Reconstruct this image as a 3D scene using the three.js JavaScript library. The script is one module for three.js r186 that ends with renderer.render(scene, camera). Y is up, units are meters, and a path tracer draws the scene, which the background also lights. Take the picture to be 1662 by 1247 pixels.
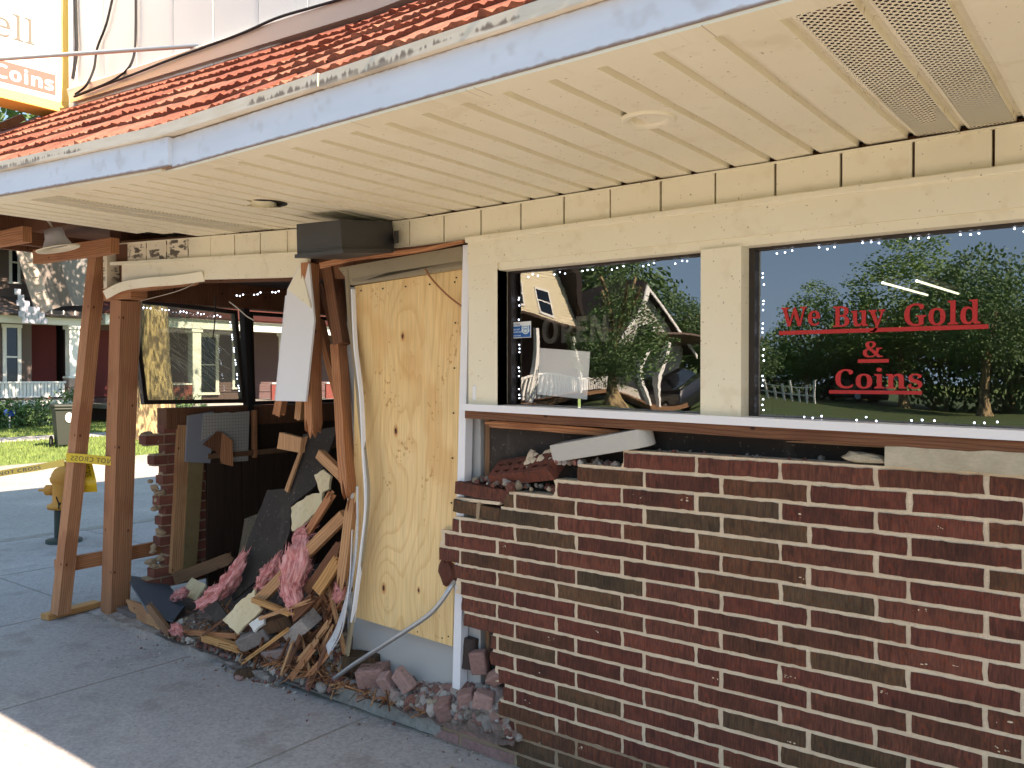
import * as THREE from 'three';
import { ImprovedNoise } from 'three/addons/math/ImprovedNoise.js';
import { mergeGeometries } from 'three/addons/utils/BufferGeometryUtils.js';
import { RoundedBoxGeometry } from 'three/addons/geometries/RoundedBoxGeometry.js';
import { TextGeometry } from 'three/addons/geometries/TextGeometry.js';
import { FontLoader } from 'three/addons/loaders/FontLoader.js';
import { RectAreaLightUniformsLib } from 'three/addons/lights/RectAreaLightUniformsLib.js';

// ---------------------------------------------------------------- camera, sky, sun, exposure
const scene = new THREE.Scene();
const camera = new THREE.PerspectiveCamera(49.03, 4 / 3, 0.05, 600);
camera.position.set(0, 1.691, 2.9);
camera.rotation.order = 'YXZ';
camera.rotation.set(THREE.MathUtils.degToRad(-0.514), THREE.MathUtils.degToRad(37.755), 0);
const renderer = new THREE.WebGLRenderer({ antialias: true });
renderer.setSize(1024, 768);
renderer.toneMapping = THREE.LinearToneMapping;
renderer.toneMappingExposure = 3.95;
renderer.shadowMap.enabled = true;
renderer.shadowMap.type = THREE.PCFSoftShadowMap;
const sunDir = new THREE.Vector3(0.755, 0.655, 0.03).normalize();
{                                                            // clear summer sky: pale at the horizon, blue overhead, a soft glow round the sun
  const W = 512, H = 256, d = new Float32Array(W * H * 4);
  for (let y = 0; y < H; y++) for (let x = 0; x < W; x++) {
    const el = ((y + 0.5) / H - 0.5) * Math.PI, az = ((x + 0.5) / W - 0.5) * 2 * Math.PI, dy = Math.sin(el), c = dy < 0 ? 0 : dy;
    const g = Math.cos(el) * Math.cos(az) * sunDir.x + dy * sunDir.y + Math.cos(el) * Math.sin(az) * sunDir.z, glow = 0.5 * Math.pow(Math.max(0, g), 8) + 0.9 * Math.pow(Math.max(0, g), 60);
    const k = Math.pow(1 - c, 6), z = [0.40, 0.61, 0.90], h = [0.70, 0.93, 1.20], o = (y * W + x) * 4;
    for (let i = 0; i < 3; i++) d[o + i] = (z[i] + (h[i] - z[i]) * k) * (1 + 0.35 * g * g) + glow * [1, 0.93, 0.8][i];
    d[o + 3] = 1;
  }
  const t = new THREE.DataTexture(d, W, H, THREE.RGBAFormat, THREE.FloatType);
  t.mapping = THREE.EquirectangularReflectionMapping; t.magFilter = THREE.LinearFilter; t.needsUpdate = true;
  scene.background = t; scene.environment = t; scene.environmentIntensity = 0.3; scene.backgroundIntensity = 0.3;
}
const sun = new THREE.DirectionalLight(0xffe9d2, 4.6);
sun.position.copy(sunDir).multiplyScalar(60);
sun.castShadow = true;
sun.shadow.mapSize.set(4096, 4096);
Object.assign(sun.shadow.camera, { left: -45, right: 45, top: 45, bottom: -45, near: 1, far: 160 });
sun.shadow.bias = -0.0005;
scene.add(sun, sun.target);
RectAreaLightUniformsLib.init();

// ---------------------------------------------------------------- helpers
let seed = 7;
const rnd = () => { seed = (seed + 0x6d2b79f5) | 0; let t = Math.imul(seed ^ (seed >>> 15), 1 | seed); t = (t + Math.imul(t ^ (t >>> 7), 61 | t)) ^ t; return ((t ^ (t >>> 14)) >>> 0) / 4294967296; };
const rr = (a, b) => a + (b - a) * rnd();
const V = (a) => (a.isVector3 ? a.clone() : new THREE.Vector3(a[0], a[1], a[2]));
const used = {};
function topName(n) { const k = used[n] = (used[n] ?? -1) + 1; return k ? n + '_' + String(k).padStart(3, '0') : n; }
function mk(name, geo, mat, parent) {
  const m = new THREE.Mesh(geo, mat); m.name = parent ? name : topName(name);
  m.castShadow = m.receiveShadow = true; (parent || scene).add(m); return m;
}
function grp(name, pos = [0, 0, 0], turn = 0) { const g = new THREE.Group(); g.name = topName(name); g.position.set(...pos); g.rotation.y = turn; scene.add(g); return g; }
function part(name, parent) { const g = new THREE.Group(); g.name = name; parent.add(g); return g; }
function tag(o, label, category, group) { o.userData.label = label; o.userData.category = category; if (group) o.userData.group = group; return o; }
function kind(o, k) { o.userData.kind = k; return o; }
function metreUV(g, ox = 0, oy = 0) {                        // uv in metres by the way each face points, grain along y
  if (g.index) g = g.toNonIndexed();
  g.computeVertexNormals();
  const p = g.attributes.position, n = g.attributes.normal, uv = new Float32Array(p.count * 2);
  for (let i = 0; i < p.count; i += 3) {
    const ax = Math.abs(n.getX(i) + n.getX(i + 1) + n.getX(i + 2)), ay = Math.abs(n.getY(i) + n.getY(i + 1) + n.getY(i + 2)), az = Math.abs(n.getZ(i) + n.getZ(i + 1) + n.getZ(i + 2));
    for (let k = i; k < i + 3; k++) {
      let u, v;
      if (ay > ax && ay > az) { u = p.getX(k); v = p.getZ(k); } else if (ax > az) { u = p.getZ(k); v = p.getY(k); } else { u = p.getX(k); v = p.getY(k); }
      uv[k * 2] = u + ox; uv[k * 2 + 1] = v + oy;
    }
  }
  g.setAttribute('uv', new THREE.BufferAttribute(uv, 2));
  return g;
}
const ruv = (g) => metreUV(g, rr(0, 5), rr(0, 5));
const box = (w, h, d, r = 0) => metreUV(r ? new RoundedBoxGeometry(w, h, d, 2, r) : new THREE.BoxGeometry(w, h, d), rr(0, 5), rr(0, 5));
const boxAt = (x0, x1, y0, y1, z0, z1, r = 0) => box(x1 - x0, y1 - y0, z1 - z0, r).translate((x0 + x1) / 2, (y0 + y1) / 2, (z0 + z1) / 2);
const nz = new ImprovedNoise();
const n3 = (x, y, z) => nz.noise(x, y, z);
function jitter(g, amp, f, seedz = 0) {
  const p = g.attributes.position;
  for (let i = 0; i < p.count; i++) {
    const x = p.getX(i), y = p.getY(i), z = p.getZ(i);
    p.setXYZ(i, x + amp * n3(x * f + 3.1 + seedz, y * f, z * f), y + amp * n3(x * f, y * f + 7.7 + seedz, z * f), z + amp * n3(x * f, y * f, z * f + 1.3 + seedz));
  }
  return g;
}
// a piece of timber between two points; broken: 0 none, 1 the far end, 2 both ends
function timberGeo(len, w, t, broken = 0, warp = 0.004) {
  let g = new THREE.BoxGeometry(w, len, t, broken ? 6 : 2, Math.max(4, Math.round(len * 10)), broken ? 3 : 2);
  const p = g.attributes.position, s = rr(0, 50);
  for (let i = 0; i < p.count; i++) {
    let x = p.getX(i), y = p.getY(i), z = p.getZ(i);
    const end = Math.abs(y) > len / 2 - 1e-5;
    if (broken && end && (y > 0 || broken === 2)) y -= Math.sign(y) * Math.abs(n3(x * 60 + s, z * 60, s)) * Math.min(0.22, len * 0.35);
    x += warp * n3(y * 2.1 + s, 1, s); z += warp * n3(y * 1.7, s, 4);
    x += 0.0012 * n3(x * 40, y * 25 + s, z * 40); z += 0.0012 * n3(x * 40, y * 25, z * 40 + s);
    p.setXYZ(i, x, y, z);
  }
  return ruv(g);
}
function orient(m, a, b, side = [0, 0, 1]) {
  a = V(a); b = V(b);
  const y = b.clone().sub(a).normalize(), z = V(side); z.sub(y.clone().multiplyScalar(z.dot(y))).normalize();
  const x = y.clone().cross(z);
  m.quaternion.setFromRotationMatrix(new THREE.Matrix4().makeBasis(x, y, z));
  m.position.copy(a).add(b).multiplyScalar(0.5);
  return m;
}
function timber(name, a, b, w, t, mat, { side, broken = 0, parent, warp } = {}) {
  return orient(mk(name, timberGeo(V(a).distanceTo(V(b)), w, t, broken, warp), mat, parent), a, b, side);
}
// a flat piece with the outline pts (roughly coplanar points in space), th thick
function sheetGeo(pts, th, holes) {
  pts = pts.map(V); const n = new THREE.Vector3(), c = new THREE.Vector3();
  pts.forEach((p, i) => { const q = pts[(i + 1) % pts.length]; n.x += (p.y - q.y) * (p.z + q.z); n.y += (p.z - q.z) * (p.x + q.x); n.z += (p.x - q.x) * (p.y + q.y); c.add(p); });
  n.normalize(); c.divideScalar(pts.length);
  if (n.z < 0 || (Math.abs(n.z) < 1e-3 && n.x < 0)) n.negate();
  const up = Math.abs(n.y) > 0.9 ? new THREE.Vector3(0, 0, -1) : new THREE.Vector3(0, 1, 0), u = up.clone().cross(n).normalize(), v = n.clone().cross(u);
  const to2 = (p) => { const d = V(p).sub(c); return new THREE.Vector2(d.dot(u), d.dot(v)); };
  const s = new THREE.Shape(pts.map(to2));
  for (const h of holes || []) s.holes.push(new THREE.Path(h.map(to2)));
  let g = new THREE.ExtrudeGeometry(s, { depth: th, bevelEnabled: false });
  g = metreUV(g.translate(0, 0, -th / 2));
  return g.applyMatrix4(new THREE.Matrix4().makeBasis(u, v, n).setPosition(c));
}
const sheet = (name, pts, th, mat, parent, holes) => mk(name, sheetGeo(pts, th, holes), mat, parent);
// roughens an outline: extra points along each side, pushed about
function ragged(pts, step, amp, keep = []) {
  const out = []; pts = pts.map(V);
  pts.forEach((p, i) => {
    const q = pts[(i + 1) % pts.length], n = Math.max(1, Math.round(p.distanceTo(q) / step));
    for (let k = 0; k < n; k++) { const r = p.clone().lerp(q, k / n); if (!keep.includes(i)) { r.x += rr(-amp, amp); r.y += rr(-amp, amp); } out.push(r); }
  });
  return out;
}
// strip of section w x th swept along pts; wv: direction of its width at each point (one or a list)
function ribbonGeo(pts, wv, w, th) {
  pts = pts.map(V); const pos = [], idx = [], uv = []; let L = 0;
  pts.forEach((p, i) => {
    const a = pts[Math.max(0, i - 1)], b = pts[Math.min(pts.length - 1, i + 1)], d = b.clone().sub(a).normalize();
    const s = V(Array.isArray(wv[0]) ? wv[i] : wv); s.sub(d.clone().multiplyScalar(s.dot(d))).normalize();
    const n = d.clone().cross(s); if (i) L += p.distanceTo(pts[i - 1]);
    const ww = Array.isArray(w) ? w[i] : w;
    for (const [e, f] of [[-1, -1], [1, -1], [1, 1], [-1, 1]]) { const q = p.clone().addScaledVector(s, e * ww / 2).addScaledVector(n, f * th / 2); pos.push(q.x, q.y, q.z); uv.push(e < 0 ? 0 : ww, L); }
    if (i) { const o = i * 4, m = o - 4; for (let k = 0; k < 4; k++) { const l = (k + 1) % 4; idx.push(m + k, m + l, o + l, m + k, o + l, o + k); } }
  });
  const e = (pts.length - 1) * 4; idx.push(0, 2, 1, 0, 3, 2, e, e + 1, e + 2, e, e + 2, e + 3);
  let g = new THREE.BufferGeometry();
  g.setAttribute('position', new THREE.Float32BufferAttribute(pos, 3)); g.setAttribute('uv', new THREE.Float32BufferAttribute(uv, 2)); g.setIndex(idx);
  g = g.toNonIndexed(); g.computeVertexNormals(); return g;
}
const smooth = (pts, n) => new THREE.CatmullRomCurve3(pts.map(V)).getPoints(n);
const tubeGeo = (pts, r, n = 24, k = 8) => new THREE.TubeGeometry(new THREE.CatmullRomCurve3(pts.map(V)), n, r, k);
const merge = (list) => mergeGeometries(list.map((g) => { g = g.index ? g.toNonIndexed() : g; for (const k of Object.keys(g.attributes)) if (!['position', 'normal', 'uv'].includes(k)) g.deleteAttribute(k); if (!g.attributes.uv) g.setAttribute('uv', new THREE.BufferAttribute(new Float32Array(g.attributes.position.count * 2), 2)); return g; }));
const lift = (x) => 0.056 * Math.max(0, -2.87 - x);          // the left part of the front stands jacked up
function lifted(g) { const p = g.attributes.position; for (let i = 0; i < p.count; i++) p.setY(i, p.getY(i) + lift(p.getX(i))); g.computeVertexNormals(); return g; }
function rock(r, s) {                                       // a broken lump
  let g = new THREE.IcosahedronGeometry(r, 1); const p = g.attributes.position; const sx = rr(0.7, 1.3), sy = rr(0.55, 0.9), sz = rr(0.7, 1.2);
  for (let i = 0; i < p.count; i++) { const x = p.getX(i), y = p.getY(i), z = p.getZ(i), k = 1 + 0.55 * n3(x / r * 1.1 + s, y / r * 1.1, z / r * 1.1 + s); p.setXYZ(i, x * k * sx, y * k * sy, z * k * sz); }
  return ruv(g);
}

// ---------------------------------------------------------------- textures
const hash = (x, y, s) => { let h = Math.imul(x, 374761393) + Math.imul(y, 668265263) + Math.imul(s, 974634877) | 0; h = Math.imul(h ^ (h >>> 13), 1274126177); return ((h ^ (h >>> 16)) >>> 0) / 4294967296; };
function vn(x, y, px, py, s) {                              // tiling value noise with periods px, py
  const xi = Math.floor(x), yi = Math.floor(y), fx = x - xi, fy = y - yi, u = fx * fx * (3 - 2 * fx), v = fy * fy * (3 - 2 * fy);
  const w = (a, p) => ((a % p) + p) % p, a = hash(w(xi, px), w(yi, py), s), b = hash(w(xi + 1, px), w(yi, py), s), c = hash(w(xi, px), w(yi + 1, py), s), d = hash(w(xi + 1, px), w(yi + 1, py), s);
  return a + (b - a) * u + (c - a) * v + (a - b - c + d) * u * v;
}
function fbm(u, v, fx, fy, s, oct = 4) { let t = 0, a = 0.5, n = 0; for (let o = 0; o < oct; o++) { t += a * vn(u * fx, v * fy, fx, fy, s + o); n += a; a *= 0.5; fx *= 2; fy *= 2; } return t / n; }
const st = (a, b, x) => { x = Math.min(1, Math.max(0, (x - a) / (b - a))); return x * x * (3 - 2 * x); };
const mix = (a, b, t) => a.map((x, i) => x + (b[i] - x) * t);
const hex = (h) => [(h >> 16) & 255, (h >> 8) & 255, h & 255];
function tex(w, h, fn, size, color = true) {                // fn(u, v) -> [r, g, b] or grey 0..255
  const d = new Uint8Array(w * h * 4);
  for (let y = 0; y < h; y++) for (let x = 0; x < w; x++) { let c = fn(x / w, y / h); if (typeof c === 'number') c = [c, c, c]; const o = (y * w + x) * 4; for (let k = 0; k < 3; k++) d[o + k] = Math.max(0, Math.min(255, c[k])); d[o + 3] = 255; }
  const t = new THREE.DataTexture(d, w, h); t.wrapS = t.wrapT = THREE.RepeatWrapping; t.magFilter = THREE.LinearFilter; t.minFilter = THREE.LinearMipmapLinearFilter; t.generateMipmaps = true;
  if (color) t.colorSpace = THREE.SRGBColorSpace;
  if (size) t.repeat.set(1 / size[0], 1 / size[1]);
  t.needsUpdate = true; return t;
}
function canvasTex(w, h, draw) {
  const c = document.createElement('canvas'); c.width = w; c.height = h; const x = c.getContext('2d'); draw(x, w, h);
  const t = new THREE.CanvasTexture(c); t.colorSpace = THREE.SRGBColorSpace; t.anisotropy = 8; return t;
}
const std = (o) => new THREE.MeshStandardMaterial({ roughness: 0.85, side: THREE.DoubleSide, ...o });
const T = {};
T.brick = tex(512, 256, (u, v) => {                         // wire-cut face: upright scratches and flecks
  const s = fbm(u, v, 240, 16, 3, 3), b = fbm(u, v, 7, 5, 9, 4), f = fbm(u, v, 190, 46, 21, 2);
  const k = 0.62 + 0.5 * s + 0.25 * (b - 0.5);
  const w2 = st(0.42, 0.7, fbm(u, v, 4, 5, 12, 3));
  const fl = st(0.6, 0.75, f) * st(0.35, 0.65, b), dk = st(0.6, 0.8, fbm(u, v, 120, 9, 33, 2));
  return mix(mix(mix([212 * k, 202 * k, 194 * k], [176 * k, 176 * k, 160 * k], w2 * 0.7), [240, 178, 128], fl * 0.55), [84, 74, 66], dk * 0.25);
}, [0.9, 0.45]);
T.brickB = tex(512, 256, (u, v) => 255 * (0.55 * fbm(u, v, 150, 8, 3, 3) + 0.45 * fbm(u, v, 60, 50, 5, 3)), [0.9, 0.45], false);
T.grit = tex(512, 512, (u, v) => 255 * (0.6 * fbm(u, v, 24, 24, 4, 5) + 0.4 * fbm(u, v, 160, 160, 8, 2)), [0.35, 0.35], false);
T.mortar = tex(256, 256, (u, v) => { const a = fbm(u, v, 10, 10, 14, 5), b = fbm(u, v, 100, 100, 15, 2); return mix([204, 182, 152], [228, 210, 180], a * 0.7 + b * 0.4); }, [0.5, 0.5]);
T.conc = tex(1024, 1024, (u, v) => {
  const a = fbm(u, v, 4, 4, 31, 6), b = fbm(u, v, 220, 220, 32, 2), c = fbm(u, v, 14, 14, 35, 4), sp = st(0.75, 0.85, fbm(u, v, 130, 130, 37, 2));
  let col = mix([174, 169, 169], [192, 187, 186], a); col = mix(col, [146, 138, 133], st(0.55, 0.8, c) * 0.4); col = mix(col, [206, 200, 194], st(0.6, 0.8, fbm(u, v, 9, 9, 41, 4)) * 0.4);
  return mix(col.map((x) => x * (0.9 + 0.2 * b)), [120, 112, 108], sp * 0.3);
}, [2.6, 2.6]);
T.wood = tex(512, 1024, (u, v) => {                         // sawn softwood, grain along v
  const w = u * 9 + 0.9 * fbm(u, v, 3, 2, 51, 3) + 0.35 * fbm(u, v, 6, 3, 57, 2), r = Math.abs(((w * 3) % 1) - 0.5) * 2;
  const f = fbm(u, v, 160, 5, 52, 3), b = fbm(u, v, 3, 3, 53, 4);
  let c = mix([222, 184, 142], [188, 138, 98], st(0.45, 1, r) * 0.8); c = c.map((x) => x * (0.8 + 0.32 * f)); c = mix(c, [164, 118, 84], st(0.5, 0.75, b) * 0.45);
  let kn = 0; for (const [ku, kv] of [[0.2, 0.15], [0.7, 0.52], [0.42, 0.83], [0.88, 0.9]]) { const d = Math.hypot((u - ku) * 2.2, (v - kv) * 3.2); kn = Math.max(kn, 1 - st(0.015, 0.05, d)); }
  return mix(c, [74, 40, 24], kn * 0.8);
}, [0.4, 0.9]);
T.woodB = tex(256, 512, (u, v) => 255 * fbm(u, v, 90, 6, 62, 4), [0.3, 0.8], false);
const knots = [[0.47, 0.83, 1.2], [0.345, 0.815, 0.25], [0.41, 0.565, 1.4], [0.30, 0.115, 1.4], [0.62, 0.13, 0.9]];
T.ply = tex(768, 1536, (u, v) => {                          // rotary-cut fir face with cathedral figure and knots
  let x = u * 1.0, y = v * 2.2, h = 0.95 * Math.sin(1.35 + 0.5 * y) * 0.12;
  let d = (x - 0.5 - h) * 5.2 + 1.25 * fbm(u, v, 3, 2, 71, 4) + 0.7 * Math.sin(y * 1.5 + 2.2 * Math.sin(3.1 * x));
  for (const [ku, kv, s] of knots) { const dx = (u - ku) * 9 / Math.max(0.5, s), dy = (v - kv) * 8; d += 1.1 * s * Math.exp(-(dx * dx + dy * dy)) ; }
  d += 0.1 * fbm(u, v, 30, 12, 78, 2);
  const ring = ((d * 2.3) % 1 + 1) % 1, late = st(0.62, 0.97, ring) * (1 - st(0.97, 1, ring));
  const fib = fbm(u, v, 260, 14, 72, 3), bl = fbm(u, v, 3, 4, 73, 4);
  let c = mix([240, 210, 154], [231, 196, 132], bl); c = mix(c, [212, 166, 106], late * 0.42); c = c.map((k) => k * (0.9 + 0.17 * fib));
  c = mix(c, [205, 150, 84], st(0.6, 0.8, fbm(u, v, 4, 6, 79, 3)) * 0.35);
  for (const [ku, kv, s] of knots) { const e = Math.hypot((u - ku) * 1.25, (v - kv) * 1.6) / (0.012 * s); c = mix(c, [176, 112, 56], (1 - st(0.9, 2.1, e)) * 0.6); c = mix(c, [58, 28, 16], 1 - st(0.75, 1.05, e + 0.3 * fbm(u, v, 120, 160, 75, 2))); }
  const pl = st(0.66, 0.74, fbm(u, v, 60, 110, 77, 2)) * st(0.66, 0.8, fbm(u, v, 9, 14, 76, 2)); return mix(c, [170, 116, 62], pl * 0.5);
});
T.cream = tex(512, 512, (u, v) => {                          // painted metal and board, specks, hair cracks of grime
  const a = fbm(u, v, 5, 5, 81, 5), sp = st(0.86, 0.9, fbm(u, v, 110, 110, 82, 2)), g = st(0.62, 0.85, fbm(u, v, 16, 16, 84, 4));
  let c = mix([229, 219, 189], [237, 230, 205], a); c = mix(c, [206, 190, 156], g * 0.3); return mix(c, [120, 100, 74], sp * 0.6);
}, [1.1, 1.1]);
T.fascia = tex(1024, 256, (u, v) => {                        // white enamel, rust at both edges, drip stains
  const a = fbm(u, v, 12, 3, 91, 4), e = Math.min(v, 1 - v), n = fbm(u, v, 90, 8, 92, 3), dr = st(0.58, 0.8, fbm(u, v, 40, 2, 93, 3));
  let c = mix([208, 213, 220], [222, 225, 230], a); c = mix(c, [170, 158, 150], dr * 0.3 * (0.4 + 0.6 * n)); return mix(c, [122, 88, 64], (1 - st(0.01, 0.1, e * (0.6 + n))) * 0.85);
}, [2.4, 0.115]);
T.drip = tex(1024, 128, (u, v) => {                           // cream drip edge with black mildew tongues
  const a = fbm(u, v, 24, 3, 101, 4), tg = fbm(u, v, 220, 1, 102, 2), on = st(0.5, 0.66, fbm(u, v, 5, 1, 103, 3));
  let c = mix([226, 216, 196], [206, 190, 164], a); const hgt = 0.1 + 0.7 * tg * on; return mix(c, [104, 88, 72], (1 - st(hgt - 0.25, hgt, v)) * 0.75 * (0.12 + 0.88 * on));
}, [2.2, 0.045]);
T.tile = tex(512, 512, (u, v) => { const a = fbm(u, v, 6, 6, 111, 5), b = fbm(u, v, 90, 90, 112, 2), c = st(0.6, 0.8, fbm(u, v, 11, 11, 113, 4)); return mix(mix([132, 82, 62], [162, 110, 86], a).map((k) => k * (0.85 + 0.28 * b)), [104, 58, 44], c * 0.4); }, [0.7, 0.7]);
T.bark = tex(512, 512, (u, v) => { const r = fbm(u, v, 20, 9, 121, 5), f = fbm(u, v, 80, 30, 122, 3); return mix([88, 74, 54], [186, 164, 118], st(0.3, 0.7, r) * 0.8 + 0.3 * f - 0.1); }, [1.2, 1.6]);
T.barkB = tex(512, 512, (u, v) => 255 * fbm(u, v, 20, 9, 121, 5), [1.2, 1.6], false);
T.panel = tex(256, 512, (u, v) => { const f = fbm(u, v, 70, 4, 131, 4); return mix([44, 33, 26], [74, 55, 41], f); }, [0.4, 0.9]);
T.black = tex(512, 512, (u, v) => { const a = fbm(u, v, 8, 8, 141, 5), s = st(0.76, 0.84, fbm(u, v, 70, 70, 142, 2)), w = st(0.64, 0.8, fbm(u, v, 10, 3, 143, 4)); return mix(mix([43, 38, 34], [62, 55, 48], a), [126, 116, 104], s * 0.5 + w * 0.22); }, [0.8, 0.8]);
T.gyp = tex(256, 256, (u, v) => { const a = fbm(u, v, 6, 6, 151, 5), c = st(0.6, 0.75, fbm(u, v, 18, 18, 152, 3)); return mix(mix([206, 186, 144], [224, 208, 170], a), [186, 166, 126], c * 0.3); }, [0.5, 0.5]);
T.pink = tex(256, 256, (u, v) => { const a = fbm(u, v, 44, 7, 161, 4), d = st(0.6, 0.8, fbm(u, v, 5, 6, 162, 4)); return mix(mix([192, 116, 112], [230, 172, 164], st(0.3, 0.7, a)), [140, 118, 112], d * 0.6); }, [0.25, 0.25]);
T.steel = tex(256, 256, (u, v) => { const a = fbm(u, v, 8, 60, 171, 4), s = st(0.66, 0.8, fbm(u, v, 12, 12, 172, 4)); return mix(mix([176, 180, 184], [208, 211, 214], a), [118, 108, 98], s * 0.5); }, [0.3, 0.6]);
T.grass = tex(512, 512, (u, v) => { const a = fbm(u, v, 6, 6, 181, 5), b = fbm(u, v, 150, 150, 182, 2); return mix(mix([84, 108, 42], [142, 150, 66], a), [60, 78, 30], b * 0.5); }, [2.5, 2.5]);
T.road = tex(512, 512, (u, v) => { const a = fbm(u, v, 5, 5, 191, 5), b = fbm(u, v, 180, 180, 192, 2); return mix([138, 134, 130], [172, 168, 162], a).map((k) => k * (0.88 + 0.24 * b)); }, [3, 3]);
T.mildew = tex(512, 512, (u, v) => { const a = fbm(u, v, 5, 5, 221, 5), s = st(0.52, 0.62, fbm(u, v, 12, 40, 222, 3)) * st(0.5, 0.62, fbm(u, v, 6, 7, 223, 4)); return mix(mix([226, 212, 182], [236, 225, 200], a), [74, 66, 54], s * 0.85); }, [0.7, 0.7]);
T.shingle = tex(256, 256, (u, v) => { const b = fbm(u, v, 60, 60, 201, 3), a = fbm(u, v, 8, 8, 202, 3); return mix([74, 62, 56], [120, 104, 94], a * 0.6 + b * 0.4); }, [1, 1]);
T.stone = tex(256, 256, (u, v) => { const a = fbm(u, v, 10, 3, 211, 5), b = fbm(u, v, 60, 60, 212, 2); return mix([150, 140, 116], [206, 196, 172], a * 0.8 + b * 0.25); }, [0.6, 0.2]);

const M = {
  bricks: [0x875243, 0x7d4a3c, 0x895746, 0x7e573f, 0x796046, 0x6f5c46, 0x82523f].map((c) => std({ color: c, map: T.brick, bumpMap: T.brickB, bumpScale: 0.003, roughness: 0.9 })),
  dustbrick: [0xd8b0a4, 0xe2bcb0, 0xc8a094].map((c) => std({ color: c, map: T.conc, bumpMap: T.grit, bumpScale: 0.004 })),
  oldbrick: [0x84503f, 0x744436].map((c) => std({ color: c, bumpMap: T.grit, bumpScale: 0.004 })),
  mortar: std({ map: T.mortar, bumpMap: T.grit, bumpScale: 0.005, roughness: 0.95 }),
  greymortar: std({ color: 0xb8b0a8, map: T.mortar, bumpMap: T.grit, bumpScale: 0.005 }),
  conc: std({ color: 0xe6e5e2, map: T.conc, bumpMap: T.grit, bumpScale: 0.0015, roughness: 0.9 }),
  curb: std({ color: 0xd0d0c4, map: T.conc, bumpMap: T.grit, bumpScale: 0.003 }),
  rubble: [0xcfc6ba, 0xb2a99e, 0xe2dacd].map((c) => std({ color: c, map: T.conc, bumpMap: T.grit, bumpScale: 0.003 })),
  post: std({ color: 0xd8c0b2, map: T.wood, bumpMap: T.woodB, bumpScale: 0.002 }),
  post2: std({ color: 0xcdb3a6, map: T.wood, bumpMap: T.woodB, bumpScale: 0.002 }),
  oldwood: std({ color: 0xd2b4a0, map: T.wood, bumpMap: T.woodB, bumpScale: 0.003 }),
  darkwood: std({ color: 0x8c7468, map: T.wood, bumpMap: T.woodB, bumpScale: 0.003 }),
  palewood: std({ color: 0xdfd0be, map: T.wood, bumpMap: T.woodB, bumpScale: 0.003 }),
  yellowwood: std({ color: 0xe8d6ac, map: T.wood, bumpMap: T.woodB, bumpScale: 0.002 }),
  greywood: std({ color: 0x9a9088, map: T.wood, bumpMap: T.woodB, bumpScale: 0.004 }),
  ply: std({ map: T.ply, bumpMap: T.grit, bumpScale: 0.0004, roughness: 0.75 }),
  cream: std({ map: T.cream, roughness: 0.55 }),
  creamOld: std({ map: T.mildew, roughness: 0.6 }),
  white: std({ color: 0xe9e9ea, roughness: 0.45 }),
  fascia: std({ map: T.fascia, roughness: 0.4 }),
  drip: std({ map: T.drip, roughness: 0.5 }),
  tile: [0xffffff, 0xf0d8cc, 0xe2c0b4].map((c) => std({ color: c, map: T.tile, bumpMap: T.grit, bumpScale: 0.004, roughness: 0.9 })),
  flash: std({ color: 0xcfc2ba, roughness: 0.42, metalness: 0.6, bumpMap: T.grit, bumpScale: 0.0006 }),
  upper: std({ color: 0xe4e1da, roughness: 0.6, bumpMap: T.grit, bumpScale: 0.0004 }),
  blackmetal: std({ color: 0x3b3937, roughness: 0.5, bumpMap: T.grit, bumpScale: 0.0006 }),
  black: std({ map: T.black, roughness: 0.95 }),
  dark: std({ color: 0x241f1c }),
  brownframe: std({ color: 0x2e2621, roughness: 0.5 }),
  greyframe: std({ color: 0xa49c90, map: T.cream, roughness: 0.5 }),
  doorgrey: std({ color: 0xb2b2ae, roughness: 0.5, bumpMap: T.grit, bumpScale: 0.0006 }),
  steel: std({ map: T.steel, roughness: 0.35, metalness: 0.5 }),
  conduit: std({ color: 0xb9bbbc, roughness: 0.35, metalness: 0.8, bumpMap: T.grit, bumpScale: 0.0006 }),
  panel: std({ map: T.panel, roughness: 0.55 }),
  gyp: std({ map: T.gyp }), gypcore: std({ color: 0xe2ddd2, bumpMap: T.grit, bumpScale: 0.006 }),
  pink: std({ map: T.pink, roughness: 1 }),
  stone: std({ map: T.stone, bumpMap: T.grit, bumpScale: 0.004 }),
  stoneGrey: std({ color: 0xb9b6ac, bumpMap: T.grit, bumpScale: 0.002, roughness: 0.7 }),
  glass: new THREE.MeshPhysicalMaterial({ color: 0xffffff, transmission: 1, thickness: 0, roughness: 0, ior: 2.8 }),
  dirtyglass: new THREE.MeshPhysicalMaterial({ color: 0xdde0d8, transmission: 0.93, thickness: 0, roughness: 0.06, ior: 1.5, side: THREE.DoubleSide }),
  wire: std({ color: 0x1f1f20 }), wirePale: std({ color: 0xb8ae9c }),
  led: std({ color: 0xffffff, emissive: 0xdfe8ff, emissiveIntensity: 3 }),
};

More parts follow.
